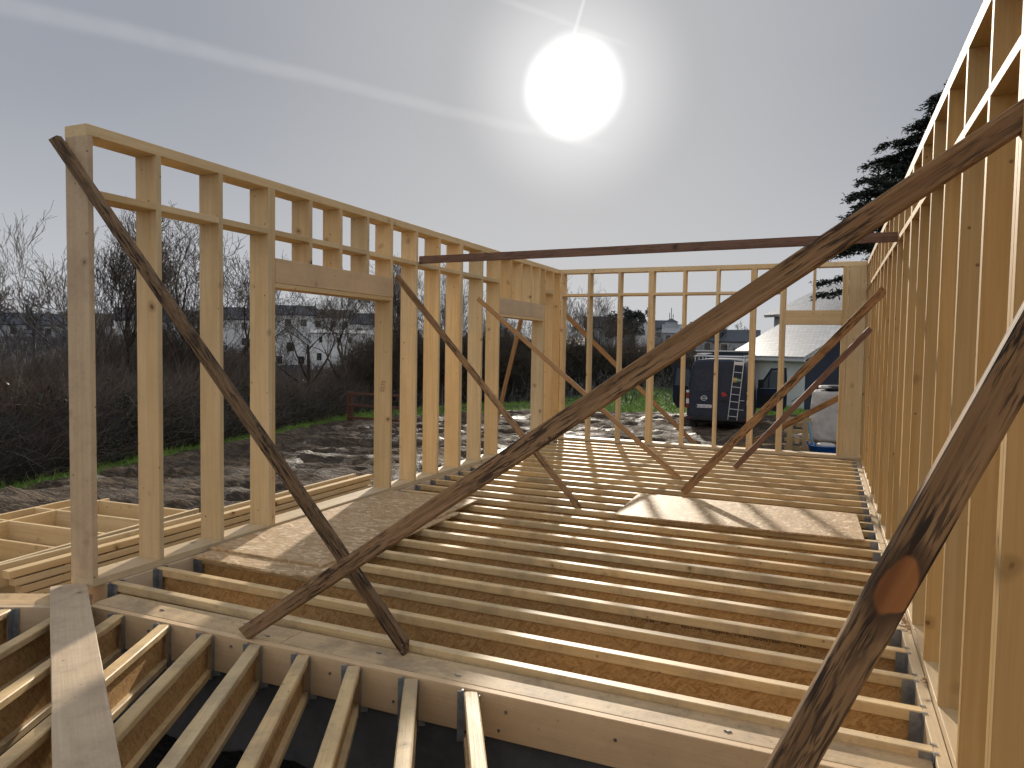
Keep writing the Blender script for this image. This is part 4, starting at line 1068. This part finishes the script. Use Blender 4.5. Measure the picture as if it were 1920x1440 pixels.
st = [(-.0, .96, .80, .44, 2.42), (.03, 1.0, .86, .40, 2.47), (.10, 1.02, .88, .38, 2.50), (3.5, 1.02, .88, .36, 2.52), (4.0, 1.02, .86, .36, 2.45), (4.35, 1.02, .80, .36, 2.12), (4.8, 1.0, .76, .36, 1.55), (5.2, .98, .74, .36, 1.28), (5.45, .88, .66, .40, .95), (5.5, .8, .6, .45, .85)]
b = MB(); ns = 18
for (y, hw, ht, z0, z1) in st: b.v += [(x, y, z) for x, z in section(hw, ht, z0, z1)]
for i in range(len(st) - 1):
    for j in range(ns): b.f.append((i * ns + j, i * ns + (j + 1) % ns, (i + 1) * ns + (j + 1) % ns, (i + 1) * ns + j)); b.mi.append(0)
b.f.append(tuple(range(ns))); b.mi.append(0); b.f.append(tuple((len(st) - 1) * ns + j for j in range(ns))[::-1]); b.mi.append(0)
body = b.obj('body', M['navy_paint'], van, local=I4, smooth=False)
def vbox(name, lo, hi, mat, parent=van, ch=.006):
    c = [(lo[i] + hi[i]) / 2 for i in range(3)]; me = box_mesh(hi[0] - lo[0], hi[1] - lo[1], hi[2] - lo[2], ch)
    return link(name, me, M[mat], parent, local=Matrix.Translation(c))
def door_panel(name, x0, x1):
    """rear door leaf: tapered upwards like the body"""
    b = MB(); zs = (.58, 1.25, 1.9, 2.34); ins_ = lambda x, z: x * (1 - max(0, z - 1.25) * .085)
    for yy in (-.028, .02):
        for z in zs: b.v += [(ins_(x0, z), yy, z), (ins_(x1, z), yy, z)]
    for i in range(3):
        b.f += [(2 * i, 2 * i + 1, 2 * i + 3, 2 * i + 2), (8 + 2 * i, 8 + 2 * i + 2, 8 + 2 * i + 3, 8 + 2 * i + 1), (2 * i, 2 * i + 2, 8 + 2 * i + 2, 8 + 2 * i), (2 * i + 1, 8 + 2 * i + 1, 8 + 2 * i + 3, 2 * i + 3)]; b.mi += [0] * 4
    b.f += [(0, 8, 9, 1), (6, 7, 15, 14)]; b.mi += [0, 0]
    return b.obj(name, M['navy_paint'], van, local=I4)
dl = door_panel('rear_door', -.90, .015); dr = door_panel('rear_door', .03, .90)
vbox('window_panel', (-.78, -.040, 1.42), (-.10, -.029, 2.14), 'navy_paint', dl, .02)
vbox('window_panel', (.14, -.040, 1.42), (.74, -.029, 2.14), 'navy_paint', dr, .02)
vbox('handle', (.10, -.06, 1.10), (.30, -.029, 1.17), 'black_plastic', dr)
vbox('trim_strip', (.70, -.036, 1.14), (.86, -.029, 1.16), 'alu', dr); vbox('trim_strip', (.66, -.036, .83), (.84, -.029, .85), 'alu', dr)
for z in (.8, 1.6, 2.2): vbox('hinge', (-.97, -.03, z), (-.905, .01, z + .10), 'black_plastic', dl)
vbox('step_bumper', (-1.0, -.10, .42), (1.0, .02, .565), 'black_plastic', ch=.03)
for sx in (-1, 1):
    b = MB()
    for (z0, z1, mi) in ((.84, .985, 1), (.99, 1.16, 0), (1.165, 1.36, 1), (1.365, 1.44, 0)): b.box((sx * .985 - .055, -.035, z0), (sx * .985 + .045, .10, z1), mi)
    link('tail_light', b.mesh(), [M['white_light'], M['red_light']], van, local=I4)
    vbox('reflector', (sx * .93 - .06, -.108, .47), (sx * .93 + .06, -.10, .51), 'red_light')
# round emblem with a bar, number plate, stickers
b = MB(); n_ = 28
b.tube([(-.45 + .092 * math.cos(a), -.034, 1.19 + .078 * math.sin(a)) for a in np.linspace(0, 2 * math.pi, n_ + 1)], .012, 6, cap=False)
b.box((-.57, -.046, 1.178), (-.33, -.031, 1.202)); b.obj('emblem', M['alu'], dl, local=I4)
np_ = vbox('number_plate', (-.70, -.040, .865), (-.19, -.029, .975), 'plate', dl, .002)
tm = text_mesh('GE-067-JC', .105, .0006)
link('plate_lettering', tm, M['ink'], np_, local=Matrix.Translation((0, -.0066, -.003)) @ Matrix.Rotation(math.pi / 2, 4, 'X'))
vbox('plate_band', (-.699, -.0415, .866), (-.665, -.0402, .974), 'navy', dl, .0003); 
b = MB(); b.add([(.10, -.031, 1.36), (.17, -.031, 1.44), (.33, -.031, 1.30), (.16, -.031, 1.26), (.10, -.033, 1.36), (.17, -.033, 1.44), (.33, -.033, 1.30), (.16, -.033, 1.26)], [(0, 1, 2, 3), (7, 6, 5, 4), (0, 4, 5, 1), (1, 5, 6, 2), (2, 6, 7, 3), (3, 7, 4, 0)]); b.obj('red_sticker', M['red_mark'], dr, local=I4)
# ladder on the right leaf
lad = thing('ladder', 'aluminium ladder standing against the right rear door of the van', 'ladder', (VX, VY, VZ), rad(2.0))
b0, b1 = Vector((.50, -.13, .50)), Vector((.665, -.10, 2.46)); ax = (b1 - b0).normalized(); sd = Vector((1, 0, 0)) - ax * ax.x; sd.normalize()
for s_ in (-1, 1):
    m_, L1 = frame(b0 + sd * .145 * s_, b1 + sd * .145 * s_, (0, 1, 0)); link('rail', box_mesh(L1, .05, .024, .004), M['alu'], lad, local=m_)
for i in range(8):
    c = b0.lerp(b1, .06 + i * .125); b = MB(); b.tube([c - sd * .133, c + sd * .133], .014, 8); b.obj('rung', M['alu'], lad, local=I4)
b = MB(); c = b0.lerp(b1, .98); b.box((c.x - .14, c.y - .03, c.z - .08), (c.x + .14, c.y - .028, c.z + .02)); b.obj('bracket', M['alu'], lad, local=I4)
b = MB(); c = b0.lerp(b1, .67); 
b.box((c.x - .13, -.098, c.z - .05), (c.x - .01, -.094, c.z + .10), 0); b.box((c.x - .008, -.098, c.z - .05), (c.x + .10, -.094, c.z + .08), 1)
link('sticker', b.mesh(), [M['yellow'], M['green']], lad, local=I4)
b = MB()
for sx in (-.78, .78):
    b.tube([(sx, .12, 2.62), (sx, 3.4, 2.64)], .022, 6)
for y in (.15, 1.2, 2.3, 3.3):
    b.tube([(-.86, y, 2.60), (.86, y, 2.60)], .02, 6)
    for sx in (-.80, .80): b.tube([(sx, y, 2.44), (sx, y, 2.61)], .02, 6)
for i in range(5): b.tube([(-.72 + i * .08, .05, 2.68), (-.72 + i * .08, 1.6, 2.70)], .018, 6)
b.obj('roof_rack', M['alu'], van, local=I4)
for sx in (-1, 1):
    for y in (1.05, 4.65):
        b = MB(); b.cyl((sx * .90, y, .335), (1, 0, 0), .335, .215, 28); w_ = b.obj('wheel', M['tyre'], van, local=I4)
        b = MB(); b.cyl((sx * 1.0, y, .335), (1, 0, 0), .20, .03, 20); b.cyl((sx * 1.012, y, .335), (1, 0, 0), .06, .03, 12); b.obj('rim', M['alu'], w_, local=I4)
    vbox('mudflap', (sx * .90 - .11, .62, .10), (sx * .90 + .11, .64, .42), 'black_plastic')
b = MB(); b.add([(-.74, 4.06, 2.42), (.74, 4.06, 2.42), (.82, 4.83, 1.57), (-.82, 4.83, 1.57)], [(0, 1, 2, 3)]); b.obj('windscreen', M['cab_glass'], van, local=I4)
b = MB(); b.box((-.8, .35, .30), (.8, 4.9, .42)); b.obj('underbody', M['black_plastic'], van, local=I4)
for sx in (-1, 1):      # open cab doors
    a = rad(72); d = Vector((sx * math.sin(a), -math.cos(a), 0)); nn = Vector((0, 0, 1)).cross(d)
    hp = Vector((sx * 1.03, 4.35, 0)); q = Matrix((d, nn, Vector((0, 0, 1)))).transposed().to_4x4(); q.translation = hp
    b = MB(); T_ = .05
    def poly(pts): 
        n_ = len(pts); V_ = [(x, -T_ / 2, z) for x, z in pts] + [(x, T_ / 2, z) for x, z in pts]
        b.add(V_, [tuple(range(n_)), tuple(range(n_, 2 * n_))[::-1]] + [(i, i + n_, (i + 1) % n_ + n_, (i + 1) % n_) for i in range(n_)])
    poly([(.0, .62), (.95, .50), (1.14, .75), (1.16, 1.42), (.02, 1.36)])
    poly([(.02, 1.362), (.10, 1.365), (.56, 2.06), (.53, 2.16)]); poly([(.531, 2.161), (.56, 2.061), (1.02, 2.10), (1.10, 2.20)]); poly([(1.021, 2.10), (1.08, 1.422), (1.16, 1.422), (1.101, 2.20)])
    poly([(.44, 1.40), (.47, 1.40), (.49, 1.95), (.46, 1.92)])
    dd = b.obj('cab_door', M['navy_paint'], van, local=q)
    g = MB(); g.add([(.11, 0, 1.37), (1.07, 0, 1.42), (1.01, 0, 2.09), (.56, 0, 2.05)], [(0, 1, 2, 3)]); g.obj('pane', M['cab_glass'], dd, local=I4)
    vb = box_mesh(.16, .14, .30, .03); link('mirror', vb, M['black_plastic'], dd, local=Matrix.Translation((.20, -.14 if sx > 0 else .14, 1.58)))
    g = MB(); g.box((.16, -.028, .75), (.95, .028, 1.15)); g.obj('door_pocket', M['black_plastic'], dd, local=I4)

# ------------------------------------------------------------------ things lying about
M['barrier'] = wood('red_brown_paint', (.16, .075, .055), (.10, .045, .035), knots=.3, tint=.08)
bz = float(ground_z(-10, 17)) 
ba = thing('wooden_barrier', 'reddish brown open rail barrier standing on the mud by the hedge', 'barrier', (-9.2, 17.0, bz))
P0, P1 = Vector((-10.15, 17.05, 0)), Vector((-7.4, 16.6, 0))
for t_ in (0.0, .055, .52, 1.0):
    c = P0.lerp(P1, t_); bar('post', (c.x, c.y, bz - .2), (c.x, c.y, bz + (.98 if t_ != .055 else .9)), .09, .07, (1, 0, 0), M['barrier'], ba)
for z in (.10, .52, .93):
    bar('rail', (P0.x, P0.y - .05, bz + z), (P1.x, P1.y - .05, bz + z + .04), .02, .085, (0, 1, 0), M['barrier'], ba)
M['pallet'] = wood('pallet_timber', (.52, .39, .22), (.38, .27, .14), dirt=.4, tint=.15)
pz = -.98
pl = thing('wooden_pallet', 'wooden pallet standing on edge beside the white covered bag', 'pallet', (4.35, 16.4, pz))
for x in (4.12, 4.50): bar('stringer', (x, 16.38, pz), (x, 16.38, pz + 1.02), .145, .03, (1, 0, 0), M['pallet'], pl)
bar('top_board', (4.0, 16.36, pz + 1.08), (4.62, 16.36, pz + 1.08), .03, .11, (0, 1, 0), M['pallet'], pl)
for z in (.1, .32, .54, .76, .95): bar('slat', (3.99, 16.46, pz + z), (4.63, 16.46, pz + z), .022, .095, (0, 1, 0), M['pallet'], pl)
for x in (4.12, 4.31, 4.50):
    for z in (.08, .5, .93): bar('block', (x, 16.418, pz + z - .05), (x, 16.418, pz + z + .05), .09, .04, (1, 0, 0), M['pallet'], pl)
M['bag'] = plain('white_woven_sheet', (.46, .44, .42), .6, 0, .12, 3, .2)
M['bag_low'] = plain('brown_sack', (.24, .17, .115), .8, 0, .2, 4, .3)
M['black_sheet'] = plain('black_sheet', (.02, .021, .028), .45, 0, .2, 4, .3)
def lump(name, c, size, mat, parent, seed, amp=.06, sub=4, power=5, taper=0.0):
    bm = bmesh.new(); bmesh.ops.create_cube(bm, size=2); bmesh.ops.subdivide_edges(bm, edges=bm.edges, cuts=2 ** sub - 1, use_grid_fill=True)
    for v in bm.verts:
        p_ = v.co.copy(); n_ = (abs(p_.x) ** power + abs(p_.y) ** power + abs(p_.z) ** power) ** (1 / power); p_ /= n_
        q = p_ * 1.7 + Vector((seed, seed * 2, 0)); f_ = mnoise.noise(q * 1.3) * amp + (.5 - abs(mnoise.noise(q * 2.6))) * amp * .7 + mnoise.noise(q * 6) * amp * .25
        p_ *= 1 + f_; tp = 1 - taper * (p_.z + 1) / 2
        v.co = Vector((p_.x * size[0] / 2 * tp, p_.y * size[1] / 2 * tp, p_.z * size[2] / 2))
    me = bpy.data.meshes.new(name); bm.to_mesh(me); bm.free(); me.polygons.foreach_set('use_smooth', [True] * len(me.polygons))
    return link(name, me, M[mat], parent, Matrix.Translation(c))
bg = thing('bulk_bag', 'tall bulk bag under a wrinkled white sheet beyond the far wall', 'bag', (5.1, 16.9, -1))
lump('sack', (5.10, 16.95, -.45), (1.02, .95, 1.1), 'bag_low', bg, 3, .05)
lump('sheet', (5.12, 16.93, .20), (1.12, 1.04, 1.28), 'bag', bg, 8, .05, 5, 14, .10)
lump('black_cover', (5.25, 16.9, .92), (.75, .7, .14), 'black_sheet', bg, 14, .15, 3, 3)
lump('folded_top', (5.0, 16.85, .93), (.5, .5, .1), 'bag', bg, 17, .15, 3, 3)
M['blue'] = plain('blue_plastic', (.012, .075, .30), .35, 0, .1, 6, .02)
M['pale_blue'] = plain('pale_blue_plastic', (.12, .30, .45), .4, 0, .1, 6, .02)
def lathe(pr_, n=32):
    b = MB()
    for (r, z) in pr_: b.v += [(r * math.cos(2 * math.pi * j / n), r * math.sin(2 * math.pi * j / n), z) for j in range(n)]
    for i in range(len(pr_) - 1):
        for j in range(n): b.f.append((i * n + j, i * n + (j + 1) % n, (i + 1) * n + (j + 1) % n, (i + 1) * n + j)); b.mi.append(0)
    return b
tb = thing('blue_tub', 'round blue plastic tub on the mud beyond the far wall', 'tub', (4.92, 15.75, -.99))
b = lathe([(.0, .0), (.25, .0), (.27, .02), (.325, .50), (.35, .515), (.35, .54), (.325, .54), (.305, .50), (.25, .04), (0, .03)])
b.obj('bowl', M['blue'], tb, local=I4, smooth=True)
for s_ in (-1, 1):
    b = MB(); b.tube([(s_ * .32, -.07, .5), (s_ * .37, -.07, .62), (s_ * .37, .07, .62), (s_ * .32, .07, .5)], .016, 6); b.obj('handle', M['blue'], tb, local=I4)
lump('rag', (4.98, 15.76, -.47), (.42, .38, .16), 'bag', tb, 21, .2, 3, 2.5)
b = MB(); b.tube([(4.80, 15.62, -.78), (4.66, 15.60, -.30), (4.56, 15.62, .12)], .026, 8); tag(b.obj('tool_handle', M['pale_blue']), 'pale blue stick leaning out of the blue tub', 'stick')
# planks in the mud by the van
for i, (x0, y0, x1, y1, lab) in enumerate([(1.5, 17.2, 2.5, 18.0, 'pale plank half sunk in the mud behind the van'), (2.9, 18.4, 4.0, 18.9, 'pale plank on the mud right of the van'), (3.2, 15.0, 4.3, 15.6, 'plank on the mud near the pallet')]):
    tag(bar('plank', (x0, y0, -.88), (x1, y1, -.87), .17, .05, (0, 1, 0), M['weathered']), lab, 'plank')

# ------------------------------------------------------------------ light and sky
sun_v = Vector((-.3079, .8921, .3307)).normalized()
sl = bpy.data.lights.new('sun', 'SUN'); sl.energy = 4.5; sl.angle = rad(1.3); sl.color = (1, .90, .76)
so = bpy.data.objects.new('sun', sl); COL.objects.link(so); so.rotation_euler = sun_v.to_track_quat('Z', 'Y').to_euler(); so.location = (-10, 30, 20)
wd = bpy.data.worlds.new('World'); S.world = wd; wd.use_nodes = True
t = wd.node_tree; t.nodes.clear(); k = NT(t)
out = k.node('ShaderNodeOutputWorld')
sky = k.node('ShaderNodeTexSky', sky_type='NISHITA'); sky.sun_disc = False
sky.sun_elevation = rad(19.31); sky.sun_rotation = rad(-19.04); sky.dust_density = .6; sky.air_density = 1.0; sky.ozone_density = 1.0
bg1 = k.node('ShaderNodeBackground'); k.put(bg1.inputs[0], k.vmath('MINIMUM', sky.outputs[0], (1.2, 1.2, 1.2))); bg1.inputs[1].default_value = .05
dv_ = k.node('ShaderNodeTexCoord').outputs['Generated']
dv_ = k.vmath('NORMALIZE', dv_)
sp = k.node('ShaderNodeSeparateXYZ'); k.put(sp.inputs[0], dv_)
cs = k.vmath('DOT_PRODUCT', dv_, tuple(sun_v))
angd = k.math('MULTIPLY', k.math('ARCCOSINE', cs, clamp=False), 180 / math.pi)
zz = sp.outputs[2]
c = k.mix(k.ramp(zz, -.02, .36), (.57, .585, .61), (.292, .317, .372))
c = k.mix(k.ramp(zz, .45, .85), c, (.55, .56, .60))  # overhead sky out of view, brightened as added fill on the floor
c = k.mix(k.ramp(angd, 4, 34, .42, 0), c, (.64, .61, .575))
c = k.mix(k.ramp(angd, 85, 160, 0, 1), c, k.mix(k.ramp(zz, -.05, .8), (1.03, .96, .88), (.80, .82, .86)))     # added fill: unseen sky opposite the sun brightened to light the near faces
cl = k.noise(k.scalev(dv_, (2.2, 2.2, 6)), 1.6, 2, .6)
c = k.mix(k.ramp(cl, .42, .72, 0, .05), c, (.56, .56, .58))
# contrails: bands along great circles
NZ = k.noise(dv_, 9, 1, .65); NF = k.noise(dv_, 40, 1, .6)
def trail(c, d1, d2, w0, w1, amt, fade=.04, rough=.6):
    a, b_ = Vector(d1).normalized(), Vector(d2).normalized(); n_ = a.cross(b_).normalized(); tdir = (b_ - a * a.dot(b_)).normalized(); L_ = math.acos(a.dot(b_))
    s_ = k.vmath('DOT_PRODUCT', dv_, tuple(n_)); u = k.math('ARCTAN2', k.vmath('DOT_PRODUCT', dv_, tuple(tdir)), k.vmath('DOT_PRODUCT', dv_, tuple(a)))
    uu = k.math('DIVIDE', u, L_)
    nz, nf = NZ, NF
    off = k.math('MULTIPLY', k.math('SUBTRACT', nz, .5), w0 * .55)
    wd_ = k.math('ADD', w0, k.math('MULTIPLY', uu, w1 - w0))
    q = k.math('DIVIDE', k.math('ABSOLUTE', k.math('ADD', s_, off)), wd_)
    mk = k.math('MULTIPLY', k.ramp(q, .15, 1.0, 1, 0), k.math('MULTIPLY', k.ramp(uu, -fade - .25, .1), k.ramp(uu, .9, 1.0 + fade, 1, 0)))
    mk = k.math('MULTIPLY', mk, k.math('MULTIPLY_ADD', nf, rough, 1 - rough * .6))
    return k.mix(k.math('MULTIPLY', mk, amt, clamp=True), c, (.88, .87, .86))
c = trail(c, (-.7976, .4931, .3474), (-.27, .935, .262), .015, .009, .14)
c = trail(c, (-.376, .8248, .4223), (-.2374, .8961, .375), .006, .004, .12)
c = trail(c, (-.2855, .8603, .4223), (-.2998, .8704, .3905), .003, .004, .32, .2)
glow = k.math('ADD', k.ramp(k.math('ADD', angd, k.math('MULTIPLY_ADD', NZ, 1.2, -.6)), 1.5, 4.05, 1.4, 0), k.math('ADD', k.ramp(angd, 1.0, 9.5, .40, 0), k.ramp(angd, 3, 26, .06, 0)))
glc = k.mix(1.0, (1, .98, .94), k.comb(glow), 'MULTIPLY')
c = k.mix(1.0, c, glc, 'ADD')
wd.cycles.sampling_method = 'MANUAL'; wd.cycles.sample_map_resolution = 256
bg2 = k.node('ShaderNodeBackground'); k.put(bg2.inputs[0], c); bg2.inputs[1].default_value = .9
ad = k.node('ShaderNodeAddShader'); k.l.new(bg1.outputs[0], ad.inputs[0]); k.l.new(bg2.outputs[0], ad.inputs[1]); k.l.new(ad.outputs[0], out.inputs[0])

# ------------------------------------------------------------------ camera
cd = bpy.data.cameras.new('camera'); co = bpy.data.objects.new('camera', cd); COL.objects.link(co)
Rv, Uv, Fv = Vector((.91726795, .39793254, .01640725)), Vector((-.03511689, .03977421, .99859142)), Vector((-.39671943, .91655208, -.05045776))
mm = Matrix((Rv, Uv, -Fv)).transposed().to_4x4(); mm.translation = (4.93179837, -3.63342762, 1.82920719)
co.matrix_world = mm; cd.sensor_fit = 'HORIZONTAL'; cd.sensor_width = 36; cd.lens = 1360.6951 / 1920 * 36
cd.clip_start = .05; cd.clip_end = 3000
S.camera = co
S.view_settings.view_transform = 'Standard'; S.view_settings.look = 'None'; S.view_settings.exposure = 0; S.view_settings.gamma = 1
S.render.engine = 'CYCLES'; S.cycles.use_denoising = True; S.cycles.max_bounces = 5; S.cycles.diffuse_bounces = 3; S.cycles.glossy_bounces = 2
S.cycles.use_adaptive_sampling = True; S.cycles.adaptive_threshold = .035; S.cycles.adaptive_min_samples = 16
